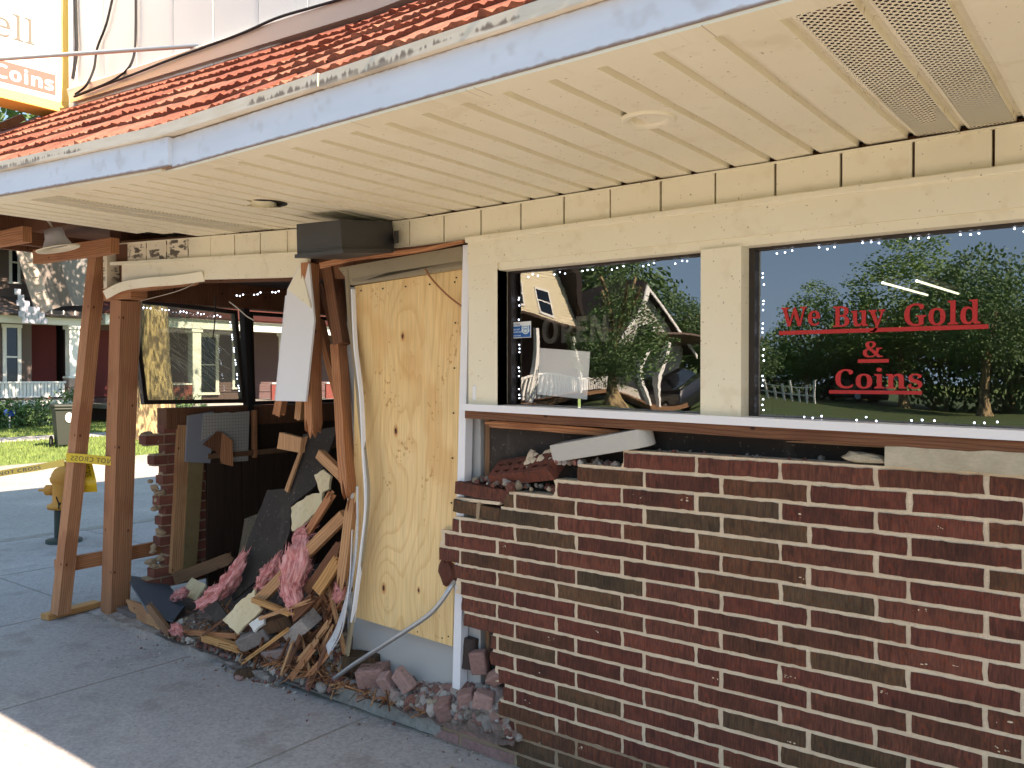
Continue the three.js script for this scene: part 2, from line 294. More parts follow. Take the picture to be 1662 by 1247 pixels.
// ---------------------------------------------------------------- ground, pavements, streets
struct0('ground', new THREE.PlaneGeometry(500, 500).rotateX(-Math.PI / 2).translate(0, -0.14, 0), std({ map: T.grass }));
function struct0(name, g, m, parent) { const o = mk(name, metreUV(g), m, parent); if (!parent) kind(o, 'structure'); return o; }
function slabGeo(x0, x1, z0, z1, top, th = 0.12) {            // a cast slab with tooled, slightly uneven edges
  const g = new THREE.BoxGeometry(x1 - x0 - 0.018, th, z1 - z0 - 0.018, 10, 1, 10); const p = g.attributes.position;
  for (let i = 0; i < p.count; i++) { const x = p.getX(i), z = p.getZ(i); const e = Math.max(Math.abs(x) / (x1 - x0), Math.abs(z) / (z1 - z0)) * 2; if (p.getY(i) > 0 && e > 0.985) { p.setY(i, p.getY(i) - 0.003); p.setX(i, x + 0.004 * n3(z * 9, x, 2)); p.setZ(i, z + 0.004 * n3(x * 9, z, 5)); } }
  return metreUV(g.translate((x0 + x1) / 2, top - th / 2, (z0 + z1) / 2));
}
const walk = kind(grp('sidewalk'), 'structure');
mk('slab_bed', boxAt(-9.5, 4, -0.13, -0.008, -14, 3.3), M.curb, walk);
const slabX = [-9.38, -7.8, -6.22, -4.66, -3.13, -1.6, -0.08, 1.44, 2.96];
for (let i = 0; i < slabX.length - 1; i++) for (const [z0, z1] of i < 2 ? [[-10.6, -9.1], [-9.1, -7.6], [-7.6, -6.1], [-6.1, -4.6], [-4.6, -3.1], [-3.1, -1.55], [-1.55, -0.05], [-0.05, 1.5], [1.5, 3.1]] : [[0.012, 1.56], [1.56, 3.1]])
  mk('sidewalk_slab', slabGeo(slabX[i], slabX[i + 1], z0, z1, rr(-0.002, 0.002)), M.conc, walk);
for (const [z0, z1] of [[-4.6, -3.1], [-3.1, -1.55], [-1.55, 0.0]]) mk('sidewalk_slab', slabGeo(-6.22, -5.86, z0, z1, 0), M.conc, walk);
mk('kerb', boxAt(-9.54, -9.38, -0.14, -0.002, -14, 3.1), M.curb, walk);
mk('kerb', boxAt(-9.38, 4, -0.14, -0.002, 3.1, 3.26), M.curb, walk);
struct0('side_street', new THREE.PlaneGeometry(7.2, 110, 8, 8).rotateX(-Math.PI / 2).translate(-13.1, -0.1, -20), std({ map: T.road, roughness: 0.9 }));
struct0('main_street', new THREE.PlaneGeometry(130, 10).rotateX(-Math.PI / 2).translate(20, -0.096, 8.26), std({ color: 0xb0aeb0, map: T.road, roughness: 0.9 }));
struct0('far_kerb', boxAt(-17.4, -16.6, -0.14, 0.0, -70, 3.1), M.curb);
function lawnBlades(x0, x1, z0, z1, n, h, y) {
  const pos = [], col = [];
  for (let i = 0; i < n; i++) { const x = rr(x0, x1), z = rr(z0, z1), a = rr(0, 6.28), w = rr(0.008, 0.02), l = h * rr(0.5, 1.3), dx = rr(-0.03, 0.03), dz = rr(-0.03, 0.03); pos.push(x - Math.cos(a) * w, y, z - Math.sin(a) * w, x + Math.cos(a) * w, y, z + Math.sin(a) * w, x + dx, y + l, z + dz); const c = rr(0.7, 1.2); for (let k = 0; k < 3; k++) col.push(0.17 * c, 0.235 * c, 0.05 * c); }
  const g = new THREE.BufferGeometry(); g.setAttribute('position', new THREE.Float32BufferAttribute(pos, 3)); g.setAttribute('color', new THREE.Float32BufferAttribute(col, 3)); g.computeVertexNormals(); return g;
}
const bladeMat = new THREE.MeshPhysicalMaterial({ vertexColors: true, roughness: 0.9, side: THREE.DoubleSide, transmission: 0.2, thickness: 0 });
struct0('grass_verge', boxAt(-23.6, -17.4, -0.12, 0.0, -70, 3), std({ map: T.grass }));
kind(mk('grass', lawnBlades(-23.6, -17.4, -24, 1, 26000, 0.07, 0), bladeMat), 'stuff').userData.label = 'short sunlit grass of the verge beyond the side street';
struct0('far_sidewalk', boxAt(-25.2, -23.6, -0.12, 0.012, -70, 3), M.conc);
struct0('house_lawn', boxAt(-60, -25.2, -0.12, 0.006, -70, 3), std({ map: T.grass }));
kind(mk('grass', lawnBlades(-29.5, -25.2, -24, 1, 14000, 0.07, 0.006), bladeMat), 'stuff').userData.label = 'short grass in front of the houses, dappled by shade';

// ---------------------------------------------------------------- low brick wall under the shop windows
const C0 = 0.071, BL = 0.318, TOP = 1.395;
const wall = grp('brick_wall');
tag(wall, 'low dark red brick wall with pale mortar, its left end smashed off in steps', 'wall');
const leftEnd = [-1.708, -1.915, -2.036, -2.30, -2.33, -2.60, -2.685, -2.685, -2.585, -2.585, -2.546, -2.53, -2.372, -2.372, -2.352, -2.30, -2.33, -2.575, -2.69, -2.72];
const brickGeos = [];
function brickGeo(l, h = 0.0565, d = 0.092, s = rnd() * 50) {
  const g = new THREE.BoxGeometry(l, h, d, 14, 2, 1); const p = g.attributes.position;
  for (let i = 0; i < p.count; i++) { const x = p.getX(i), y = p.getY(i), z = p.getZ(i); const ex = Math.abs(x) > l / 2 - 1e-4, ey = Math.abs(y) > h / 2 - 1e-4; if (ex) p.setX(i, x + 0.005 * n3(y * 60 + s, z * 20, s)); if (ey) p.setY(i, y + 0.0034 * n3(x * 70 + s, z * 20, s + 3)); if ((ex || ey) && z > 0) p.setZ(i, z - 0.0016); }
  return ruv(g);
}
for (let i = 0; i < 9; i++) brickGeos.push(brickGeo(BL - 0.0165));
const pick = (a) => a[Math.floor(rnd() * a.length)];
const brickTone = () => { const r = rnd(); return M.bricks[r < 0.24 ? 0 : r < 0.46 ? 1 : r < 0.56 ? 2 : r < 0.70 ? 3 : r < 0.80 ? 4 : r < 0.86 ? 5 : 6]; };
for (let i = 0; i < 20; i++) {
  const y = TOP - C0 * (i + 0.5) + (i === 0 ? 0 : 0), x0 = leftEnd[i];
  let x = -1.06 + (i % 2 ? 0.1 : 0) - BL * 8;
  for (; x < 1.6; x += BL) {
    const a = x + 0.0085, b = x + BL - 0.0085;
    if (b < x0 + 0.03) continue;
    const mat = i > 17 ? pick(M.dustbrick.concat(M.bricks.slice(4, 6))) : brickTone();
    if (a < x0) { const l = b - x0; const g = brickGeo(l); const p = g.attributes.position, s = rnd() * 50; if (l < BL * 0.97) { for (let k = 0; k < p.count; k++) if (p.getX(k) < -l / 2 + 0.012) p.setX(k, p.getX(k) + 0.028 * Math.abs(n3(p.getY(k) * 40 + s, p.getZ(k) * 25, s))); g.computeVertexNormals(); } mk('brick', g, mat, wall).position.set((b + x0) / 2, y, -0.046 + rr(-0.001, 0.001)); } else {
      const m = mk('brick', pick(brickGeos), mat, wall); m.position.set((a + b) / 2 + rr(-0.002, 0.002), y + rr(-0.001, 0.001), -0.046 + rr(-0.0012, 0.0012)); if (rnd() < 0.5) m.rotation.z = Math.PI; if (i > 4) m.rotation.z += rr(-0.003, 0.003);
    }
  }
}
// mortar in every course, set back a little, with torn ends at the break
const mort = [];
for (let i = 0; i < 20; i++) {
  const x0 = leftEnd[i] + 0.012, y1 = TOP - C0 * i + (i ? 0.0065 : 0.004), y0 = TOP - C0 * (i + 1) + 0.0065;
  const g = new THREE.BoxGeometry(1.6 - x0, y1 - y0, 0.084, 90, 3, 1), p = g.attributes.position; g.translate((1.6 + x0) / 2, (y0 + y1) / 2, -0.0475);
  for (let k = 0; k < p.count; k++) { if (p.getZ(k) > -0.02) p.setZ(k, p.getZ(k) + 0.0022 * n3(p.getX(k) * 40, p.getY(k) * 60, 3)); if (p.getX(k) < x0 + 0.001) p.setX(k, p.getX(k) + 0.02 * n3(p.getY(k) * 70, p.getZ(k) * 50, 9)); }
  mort.push(metreUV(g));
}
mk('mortar', merge(mort.slice(0, 17)), M.mortar, wall); mk('mortar', merge(mort.slice(17)), M.greymortar, wall);
{ const l = []; for (let i = 0; i < 45; i++) { const c = Math.floor(rnd() * 19), x = rr(-2.6, 0.2); if (x < leftEnd[c] + 0.05) continue; const n = 1 + Math.floor(rnd() * 5), y = TOP - C0 * (c + rr(0.15, 0.85)); for (let k = 0; k < n; k++) { const r = rr(0.001, 0.0033); l.push(rock(r, i).scale(rr(0.6, 1.8), rr(0.6, 1.6), 0.35).translate(x + rr(-0.02, 0.02), y + rr(-0.007, 0.007), 0.0004)); } } kind(mk('mortar_smear', merge(l), M.mortar, wall), 'stuff'); }
// the coping stone left on the wall
const cs = sheetGeo(ragged([[-0.71, TOP + 0.006, 0.012], [1.6, TOP + 0.006, 0.012], [1.6, TOP + 0.066, 0.012], [-0.71, TOP + 0.07, 0.012]], 0.06, 0.004), 0.1).translate(0, 0, -0.04);
mk('coping_stone', cs, M.stone, wall);
// three loosened courses at the top of the break, sagging outward
function looseBrick(label, cx, cy, len, rz, ry, mat, z = -0.04, core = false) {
  const b = mk('broken_brick', core || brickGeo(len), mat); b.position.set(cx, cy, z); b.rotation.set(0, ry, rz); tag(b, label, 'brick'); return b;
}
const sag = -0.045;
mk('brick', brickGeo(0.3), M.bricks[0], wall).position.set(-2.42, 1.171, -0.04); wall.children.at(-1).rotation.set(0, 0.05, -0.075);
mk('brick', brickGeo(0.15), M.bricks[4], wall).position.set(-2.5, 1.094, -0.03); wall.children.at(-1).rotation.set(0, 0.1, -0.09);
mk('brick', brickGeo(0.11), M.bricks[4], wall).position.set(-2.375, 1.082, -0.04); wall.children.at(-1).rotation.set(0, 0.03, -0.07);
mk('mortar', jitter(boxAt(-2.57, -2.31, -0.008, 0.006, -0.08, 0.004).translate(0, 1.131, 0), 0.006, 30), M.mortar, wall).rotation.z = 0;
const mj = mk('mortar', jitter(box(0.02, 0.075, 0.09), 0.008, 30), M.greymortar, wall); mj.position.set(-2.43, 1.086, -0.03); mj.rotation.z = -0.08;

// ---------------------------------------------------------------- the shop building
const shop = grp('shop_building');
tag(shop, 'one corner shop with cream trim, tiled awning roof and a smashed front corner', 'building');
// carcass: sheathing behind the brick, floor, closed room, upper storey
mk('sheathing', boxAt(-2.46, 4.0, 0.1, 1.52, -0.15, -0.105), M.black, shop);
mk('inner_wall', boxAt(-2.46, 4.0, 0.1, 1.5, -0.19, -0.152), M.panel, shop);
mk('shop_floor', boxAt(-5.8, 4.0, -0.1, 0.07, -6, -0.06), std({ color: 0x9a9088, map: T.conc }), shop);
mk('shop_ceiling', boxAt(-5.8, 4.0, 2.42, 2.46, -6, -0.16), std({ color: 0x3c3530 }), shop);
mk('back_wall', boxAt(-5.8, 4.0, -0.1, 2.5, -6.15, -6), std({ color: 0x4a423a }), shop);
mk('end_wall', boxAt(4.0, 4.2, -0.1, 7, -9, 0.2), M.upper, shop);
const up = part('upper_wall', shop);
mk('wall_panel', boxAt(-5.83, 4.0, 2.72, 7.0, -9, 0.17), M.upper, up);
for (let k = 0, x = -5.83; x < 4; k++, x += 0.41) { mk('wall_panel', boxAt(x + 0.003, x + 0.407, 3.4, 7.0, 0.16, 0.2 + (k % 2) * 0.0015, 0.003), M.upper, up); }
mk('corner_trim', boxAt(-5.86, -5.79, 3.45, 7.0, 0.13, 0.225, 0.006), M.upper, up);
mk('roof_slab', boxAt(-5.95, 4.3, 7.0, 7.15, -9.1, 0.3), M.conc, up);
// metal flashing boxed along the foot of the upper wall, with a rounded end
const fl = new THREE.Shape(); fl.moveTo(0.19, 3.462); fl.lineTo(0.246, 3.455); fl.lineTo(0.25, 3.447); fl.lineTo(0.226, 3.368); fl.lineTo(0.19, 3.358);
const flm = mk('flashing', metreUV(lifted(new THREE.ExtrudeGeometry(fl, { depth: 9.8, steps: 60, bevelEnabled: false }).applyMatrix4(new THREE.Matrix4().set(0, 0, 1, -5.83, 0, 1, 0, 0, 1, 0, 0, 0, 0, 0, 0, 1)))), M.flash, shop);

// awning roof: deck, then ragged-nosed tiles one by one
const E0 = [1.25, 2.594], E1 = [0.2, 3.352];                  // eave and top in z, y
const SL = Math.hypot(E0[0] - E1[0], E1[1] - E0[1]), su = new THREE.Vector3(0, (E1[1] - E0[1]) / SL, (E1[0] - E0[0]) / SL), sn = new THREE.Vector3(0, -su.z, su.y);
const pitch = Math.atan2(E1[1] - E0[1], E0[0] - E1[0]);
const roof = part('awning_roof', shop);
const deckG = new THREE.BoxGeometry(11.2, 0.02, SL - 0.08, 60, 1, 1).rotateX(pitch).translate(-1.2, (E0[1] + E1[1]) / 2 - 0.018 + 0.025, (E0[0] + E1[0]) / 2 - 0.035);
mk('roof_deck', metreUV(lifted(deckG)), M.darkwood, roof);
const tileGeos = [];
for (let v = 0; v < 8; v++) {
  const w = 0.264, n = 16, d = 0.26, pos = [], idx = [];
  const rows = [];
  for (let i = 0; i <= n; i++) {
    const x = -w / 2 + w * i / n, e = i === 0 || i === n ? 0 : 1;
    const hh = e ? 0.008 + 0.022 * Math.min(1, Math.abs(n3(i * 0.8 + v * 7, v, 3)) * 1.5 + 0.35 * rnd())   : 0.012, b = 0.004 * n3(i * 0.5 + v, 3, v);
    const crown = 0.004 * Math.cos(Math.PI * (i / n - 0.5)) + 0.003 * n3(i * 0.7, v * 2, 1);
    rows.push([[x, -0.001, -d], [x, 0.004 + crown * 0.3, -d * 0.5], [x, 0.0085 + crown * 0.5, -0.03], [x, hh, 0.001 + b], [x, -0.012, 0.001 + b]]);
  }
  rows.forEach((r) => r.forEach((p) => pos.push(...p)));
  for (let i = 0; i < n; i++) for (let k = 0; k < 4; k++) { const a = i * 5 + k, b = a + 1, c = a + 5, e = c + 1; idx.push(a, b, c, b, e, c); }
  for (const o of [0, n * 5]) { for (const t of [[0, 1, 4], [1, 2, 4], [2, 3, 4]]) idx.push(o + t[0], o + t[1], o + t[2]); }
  const g = new THREE.BufferGeometry(); g.setAttribute('position', new THREE.Float32BufferAttribute(pos, 3)); g.setIndex(idx);
  tileGeos.push(ruv(g));
}
const ROWS = 6, EX = (SL - 0.02) / ROWS;
for (let r = 0; r < ROWS; r++) for (let x = -6.5 + (r % 2) * 0.135; x < 1.6; x += 0.27) {
  const m = mk('roof_tile', pick(tileGeos), pick(M.tile), roof), s = EX * r + rr(-0.006, 0.006);
  m.position.set(x, E0[1] + lift(x) + rr(-0.0015, 0.004), E0[0]).addScaledVector(su, s); m.rotation.set(pitch, 0, rr(-0.012, 0.012) - (x < -2.87 ? 0.056 : 0) * 0.9);
}
mk('tile_field', boxAt(1.7, 4.4, -0.01, 0.03, -SL / 2, SL / 2).rotateX(pitch).translate(0, (E0[1] + E1[1]) / 2, (E0[0] + E1[0]) / 2), M.tile[0], roof);
mk('hip_cap', metreUV(lifted(new THREE.BoxGeometry(0.1, 0.05, SL, 1, 1, 4).rotateX(pitch).translate(-6.66, (E0[1] + E1[1]) / 2 + 0.03, (E0[0] + E1[0]) / 2))), M.tile[0], roof);
// eave: drip trim in two lengths, fascia in two lengths, cream return under it
function eave(name, mat, x0, x1, y0, y1, z0, z1, skew = 0) { const g = new THREE.BoxGeometry(x1 - x0, y1 - y0, z1 - z0, 30, 1, 1).translate((x0 + x1) / 2, (y0 + y1) / 2, (z0 + z1) / 2); const p = g.attributes.position; for (let i = 0; i < p.count; i++) { p.setZ(i, p.getZ(i) + skew * (p.getX(i) - x1) + 0.003 * n3(p.getX(i) * 1.3, 2, y0)); } lifted(g); const u = metreUV(g), q = u.attributes.uv, pp = u.attributes.position; for (let i = 0; i < q.count; i++) q.setY(i, pp.getY(i) - lift(pp.getX(i)) - y0); return mk(name, u, mat, shop); }
eave('drip_trim', M.drip, -2.0, 4.4, 2.553, 2.592, 1.2, 1.262);
eave('drip_trim', M.drip, -6.7, -2.0, 2.556, 2.596, 1.2, 1.264, -0.012);
eave('fascia', M.fascia, -2.885, 4.4, 2.442, 2.552, 1.212, 1.24);
eave('fascia', M.fascia, -6.7, -2.84, 2.447, 2.555, 1.214, 1.258, -0.008);
eave('fascia_return', M.cream, -2.9, 4.4, 2.434, 2.447, 1.165, 1.238);
eave('fascia_return', M.cream, -6.7, -2.9, 2.438, 2.45, 1.165, 1.25, -0.006);
// soffit: ribbed panels, vented ones with rows of holes
const soffit = part('soffit', shop);
const vent = std({ map: T.cream, roughness: 0.6 });
{ const a = tex(64, 64, (u, v) => { let d = 9; for (const [cx, cy] of [[0.25, 0.25], [0.75, 0.75]]) d = Math.min(d, Math.hypot(u - cx, v - cy)); return d < 0.235 ? 0 : 255; }, [0.0205, 0.0205], false); a.minFilter = THREE.LinearFilter; vent.alphaMap = a; vent.alphaTest = 0.5; }
function panelGeo(w, len, dep) {
  const pr = [[0, 0], [w - 0.034, 0], [w - 0.031, 0.017], [w - 0.014, 0.017], [w - 0.011, 0.004], [w, 0.0]], pos = [], n = 12;
  for (let k = 0; k < n; k++) for (let i = 0; i < pr.length - 1; i++) {
    const z0 = dep + len * k / n, z1 = dep + len * (k + 1) / n, [a, b] = [pr[i], pr[i + 1]];
    pos.push(a[0], a[1], z0, a[0], a[1], z1, b[0], b[1], z1, a[0], a[1], z0, b[0], b[1], z1, b[0], b[1], z0);
  }
  const g = new THREE.BufferGeometry(); g.setAttribute('position', new THREE.Float32BufferAttribute(pos, 3)); return g;
}
for (let i = 0; i < 38; i++) {
  const w = 0.1498, x = -0.617 + (i - 29) * w;
  const isV = i === 29 || i === 30 || i === 5 || i === 6, left = x < -4.72;
  const z0 = left ? 0.1 + (-4.72 - x) * 0.55 : 0.0, g = panelGeo(w, 1.165 - z0, z0).translate(x, 2.446, 0), p = g.attributes.position;
  for (let k = 0; k < p.count; k++) { const X = p.getX(k), Z = p.getZ(k); p.setY(k, p.getY(k) + 0.005 * n3(X * 2.1, Z * 2.3, 4) + (Z < 0.25 ? 0.004 * n3(X * 9, 1, 8) : 0)); }
  lifted(g);
  if (isV) { const fl2 = [], rest = [], q = metreUV(g), P = q.attributes.position; const take = (pred) => { const a = [], u = []; for (let k = 0; k < P.count; k += 3) { const mx = (P.getX(k) + P.getX(k + 1) + P.getX(k + 2)) / 3 - x; if (pred(mx)) for (let j = k; j < k + 3; j++) { a.push(P.getX(j), P.getY(j), P.getZ(j)); u.push(P.getX(j), P.getZ(j)); } } const h = new THREE.BufferGeometry(); h.setAttribute('position', new THREE.Float32BufferAttribute(a, 3)); h.setAttribute('uv', new THREE.Float32BufferAttribute(u, 2)); h.computeVertexNormals(); return h; };
    const pn = mk('soffit_panel', take((m) => m > w - 0.034), M.cream, soffit); mk('soffit_panel', take((m) => m <= w - 0.034), vent, soffit).userData.label = 'vented soffit strip full of small holes';
  } else mk('soffit_panel', metreUV(g), M.cream, soffit);
}
mk('soffit_field', boxAt(5 * 0 + 1.0, 4.4, 2.446, 2.45, 0, 1.165), M.cream, soffit);
// framing above the soffit
for (let x = -6.6; x < 1; x += 0.6) { if (x > -5.2) mk('joist', boxAt(x, x + 0.04, 2.475 + lift(x), 2.56 + lift(x), 0.05, 1.2), M.darkwood, roof); }
mk('end_board', boxAt(-6.72, -6.68, 2.62, 3.5, -0.4, 1.2), M.darkwood, roof); mk('side_eave', boxAt(-6.7, -5.96, 2.74, 3.3, -7, 0.18), M.darkwood, roof);
// siding band under the soffit
const band = part('siding_band', shop);
for (let k = -19; k < 17; k++) {
  const l = k < -10 ? 0.244 : 0.2225, x = -1.0768 + Math.max(k, -10) * 0.2225 + Math.min(0, k + 10) * 0.244; if (x < -5.6) continue;
  const g = new THREE.BoxGeometry(l - 0.009, 0.125, 0.02, 3, 2, 1).translate(x + l / 2, 2.376, rr(-0.002, 0.002)); lifted(g);
  mk('siding_panel', metreUV(g), x < -4.9 ? M.creamOld : M.cream, band);
}
mk('band_backing', metreUV(lifted(new THREE.BoxGeometry(9.7, 0.16, 0.02, 60, 1, 1).translate(-0.86, 2.38, -0.03))), M.darkwood, band);
mk('top_channel', metreUV(lifted(new THREE.BoxGeometry(8.4, 0.006, 0.012, 60, 1, 1).translate(-1.4, 2.436, 0.014))), M.cream, band);
// trim board under the band
const trim = part('trim_board', shop);
mk('moulding', boxAt(-2.49, 4.0, 2.292, 2.318, -0.04, 0.034, 0.006), M.cream, trim);
mk('casing', boxAt(-2.48, 4.0, 2.19, 2.294, -0.04, 0.022), M.cream, trim);
mk('casing', boxAt(-2.33, 4.0, 2.157, 2.191, -0.06, 0.008), M.cream, trim);
mk('casing', boxAt(-2.48, -2.312, 1.555, 2.191, -0.05, 0.018), M.cream, trim);
mk('jamb', boxAt(-2.334, -2.312, 1.56, 2.16, -0.1, 0.0205), M.cream, trim);
mk('mullion', boxAt(-1.352, -1.196, 1.53, 2.158, -0.1, 0.019), M.cream, trim);
mk('casing', boxAt(0.56, 0.72, 1.5, 2.158, -0.1, 0.018), M.cream, trim);
mk('hinge_plate', boxAt(-2.452, -2.435, 1.585, 1.65, 0.016, 0.023, 0.002), M.white, trim);
mk('header', metreUV(lifted(new THREE.BoxGeometry(9.7, 0.25, 0.1, 60, 1, 1).translate(-0.88, 2.3, -0.105))), M.darkwood, shop);
// cream casing over the smashed bay: lifted, torn off at its left end
const cg = new THREE.BoxGeometry(1.95, 0.115, 0.02, 30, 2, 1).translate(-4.58, 2.237, 0.01); lifted(cg);
{ const p = cg.attributes.position; for (let i = 0; i < p.count; i++) { const x = p.getX(i); if (x < -4.9) p.setY(i, p.getY(i) + (p.getY(i) < 2.29 ? 0.05 * (0.5 + 0.5 * n3(x * 6, 2, 1)) * Math.min(1, (-4.9 - x) * 4) : 0)); } }
mk('casing', metreUV(cg), M.cream, trim);
mk('casing', ribbonGeo(smooth([[-4.577, 2.293, 0.024], [-4.876, 2.291, 0.028], [-5.232, 2.299, 0.034], [-5.518, 2.289, 0.045], [-5.705, 2.245, 0.06]], 20), [0, 1, 0.3], 0.06, 0.005), M.cream, trim).userData.label = 'peeled white casing strip curling off the corner';
mk('moulding', metreUV(lifted(new THREE.BoxGeometry(2.1, 0.022, 0.03, 30, 1, 1).translate(-4.65, 2.303, 0.014))), M.cream, trim);
mk('corner_post', jitter(boxAt(-5.8, -5.745, 2.3, 2.6, -0.06, 0.02), 0.012, 14), M.creamOld, trim);
timber('splintered_plate', [-5.86, 2.285, -0.02], [-4.75, 2.285, -0.03], 0.05, 0.07, M.oldwood, { parent: shop, broken: 2, side: [0, 0, 1] });

// window sill: white metal over a split board, sagging a little
const sillG = new THREE.BoxGeometry(3.2, 0.03, 0.1, 12, 1, 1); const sillM = mk('sill', metreUV(sillG), M.white, shop); sillM.position.set(-0.9, 1.527, -0.005); sillM.rotation.z = -0.0165;
sillM.name = 'window_sill';
const sb = mk('sill_board', timberGeo(3.2, 0.04, 0.1), M.darkwood, shop); sb.rotation.z = Math.PI / 2 - 0.02; sb.position.set(-0.9, 1.49, -0.03);
timber('split_board', [-2.44, 1.475, -0.06], [-1.7, 1.462, -0.07], 0.03, 0.05, M.oldwood, { parent: shop, broken: 2 });
timber('split_board', [-1.05, 1.468, -0.035], [0.6, 1.462, -0.05], 0.012, 0.07, M.greywood, { parent: shop, broken: 2 });

// front windows
function frontWindow(x0, x1, y0l, y0r, y1) {
  const w = part('window', shop);
  mk('frame', merge([boxAt(x0, x0 + 0.022, Math.min(y0l, y0r) - 0.02, y1, -0.1, -0.052), boxAt(x1 - 0.02, x1, y0r - 0.02, y1, -0.1, -0.052), boxAt(x0 + 0.022, x1 - 0.02, y1 - 0.012, y1, -0.1, -0.052), boxAt(x0 + 0.022, x1 - 0.02, Math.min(y0l, y0r) - 0.02, Math.min(y0l, y0r) + 0.012, -0.1, -0.052)]), M.brownframe, w);
  return w;
}
const winL = frontWindow(-2.312, -1.352, 1.555, 1.54, 2.16), winR = frontWindow(-1.196, 0.56, 1.53, 1.51, 2.16);
const pl = mk('pane', new THREE.PlaneGeometry(0.96, 0.62, 24, 16), M.glass, winL); pl.position.set(-1.832, 1.85, -0.072);
{ const p = pl.geometry.attributes.position; for (let i = 0; i < p.count; i++) p.setZ(i, 0.0016 * n3(p.getX(i) * 3 + 2, p.getY(i) * 3, 1)); pl.geometry.computeVertexNormals(); pl.rotation.set(0.004, 0.01, 0); }
const pr = mk('pane', new THREE.PlaneGeometry(1.756, 0.66, 40, 16), M.glass, winR); pr.position.set(-0.318, 1.835, -0.072);
{ const p = pr.geometry.attributes.position; for (let i = 0; i < p.count; i++) p.setZ(i, 0.0014 * n3(p.getX(i) * 2.5, p.getY(i) * 3, 5)); pr.geometry.computeVertexNormals(); }

// side wall of the smashed corner (outer face x = -5.95): brick below, two windows, header
const side = part('side_wall', shop);
const sw = [];
for (let i = 0; i < 16; i++) {
  const y = 0.13 + 0.0755 * (i + 0.5); const z1 = [0.12, 0.02, -0.3, -0.42, -0.4, -0.36, -0.44, -0.4, -0.43, -0.37, -0.45, -0.39, -0.42, -0.36, -0.3, -0.2][i] - 0.0; 
  const zz = [-0.3, -0.36, -0.46, -0.48, -0.41, -0.45, -0.42, -0.45, -0.4, -0.47, -0.43, -0.45, -0.36, -0.45, -0.3, -0.44][i];
  for (let z = zz, k = 0; z > -1.9; k++) { const l = k ? 0.2 : [0.12, 0.2, 0.15][i % 3]; mk('brick', brickGeo(0.1, 0.062, l - 0.012), pick(M.oldbrick), side).position.set(-5.9 + rr(-0.008, 0.008), y, z - l / 2); z -= l; if (z < -0.85) break; }
  sw.push(jitter(boxAt(-5.945, -5.86, y - 0.043, y + 0.043, -1.0, zz - 0.018), 0.014, 35, i));
}
for (let i = 0; i < 26; i++) sw.push(rock(rr(0.018, 0.038), i * 2.3).translate(-5.9 + rr(-0.05, 0.03), rr(0.15, 1.32), rr(-0.46, -0.36)));
mk('mortar', merge(sw), std({ color: 0xd8d0c8, map: T.mortar, bumpMap: T.grit, bumpScale: 0.006 }), side);
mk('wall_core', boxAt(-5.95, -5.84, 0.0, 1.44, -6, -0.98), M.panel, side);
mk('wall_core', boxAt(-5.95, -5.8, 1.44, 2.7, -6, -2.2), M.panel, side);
mk('wall_header', boxAt(-5.95, -5.8, 2.235, 2.9, -2.2, -0.1), M.darkwood, side);
mk('wall_core', boxAt(-5.95, -5.82, 1.30, 1.455, -2.2, -0.45), M.darkwood, side);
timber('stud', [-5.82, 1.327, -0.584], [-5.82, 0.227, -0.52], 0.04, 0.09, M.palewood, { parent: side, side: [0, 0, 1] });
sheet('drywall_edge', [[-5.8, 1.409, -0.632], [-5.8, 1.404, -0.767], [-5.8, 0.257, -0.674], [-5.8, 0.25, -0.562]], 0.016, std({ color: 0x9a907a, map: T.gyp }), side);
mk('grey_board', sheetGeo([[-5.785, 1.397, -0.598], [-5.785, 1.422, -0.81], [-5.785, 1.026, -0.782], [-5.785, 1.052, -0.577]], 0.02), std({ color: 0x8c8d92, roughness: 0.6 }), side);
mk('wainscot_cap', boxAt(-5.84, -5.765, 1.06, 1.10, -6, -0.76), M.greywood, side);
for (let z = -0.77; z > -3.2; z -= 0.152) mk('wall_plank', boxAt(-5.82, -5.79 + rr(-0.002, 0.002), 0.07, 1.06, z - 0.146, z), M.panel, side);
{ const holes = tex(64, 64, (u, v) => (Math.hypot(u - 0.5, v - 0.5) < 0.13 ? [52, 46, 40] : [168, 164, 154]), [0.0254, 0.0254]);
  const b = sheet('pegboard', ragged([[-5.77, 1.407, -0.722], [-5.77, 1.412, -1.125], [-5.77, 1.02, -1.112], [-5.77, 1.02, -0.988], [-5.77, 1.238, -0.901], [-5.77, 1.165, -0.837], [-5.77, 1.248, -0.794], [-5.77, 1.197, -0.705]], 0.05, 0.006), 0.006, std({ map: holes }), side);
  sheet('pegboard_flap', [[-5.75, 1.27, -0.851], [-5.72, 1.195, -0.939], [-5.7, 0.995, -0.93], [-5.73, 1.025, -0.837]], 0.005, M.oldwood, side);
  sheet('pegboard_flap', [[-5.75, 1.175, -0.703], [-5.75, 1.271, -0.824], [-5.74, 1.26, -0.86], [-5.74, 1.081, -0.838], [-5.74, 1.132, -0.785]], 0.005, M.darkwood, side);
  mk('edge_strip', boxAt(-5.8, -5.755, 1.04, 1.42, -1.19, -1.165), M.oldwood, side);
}
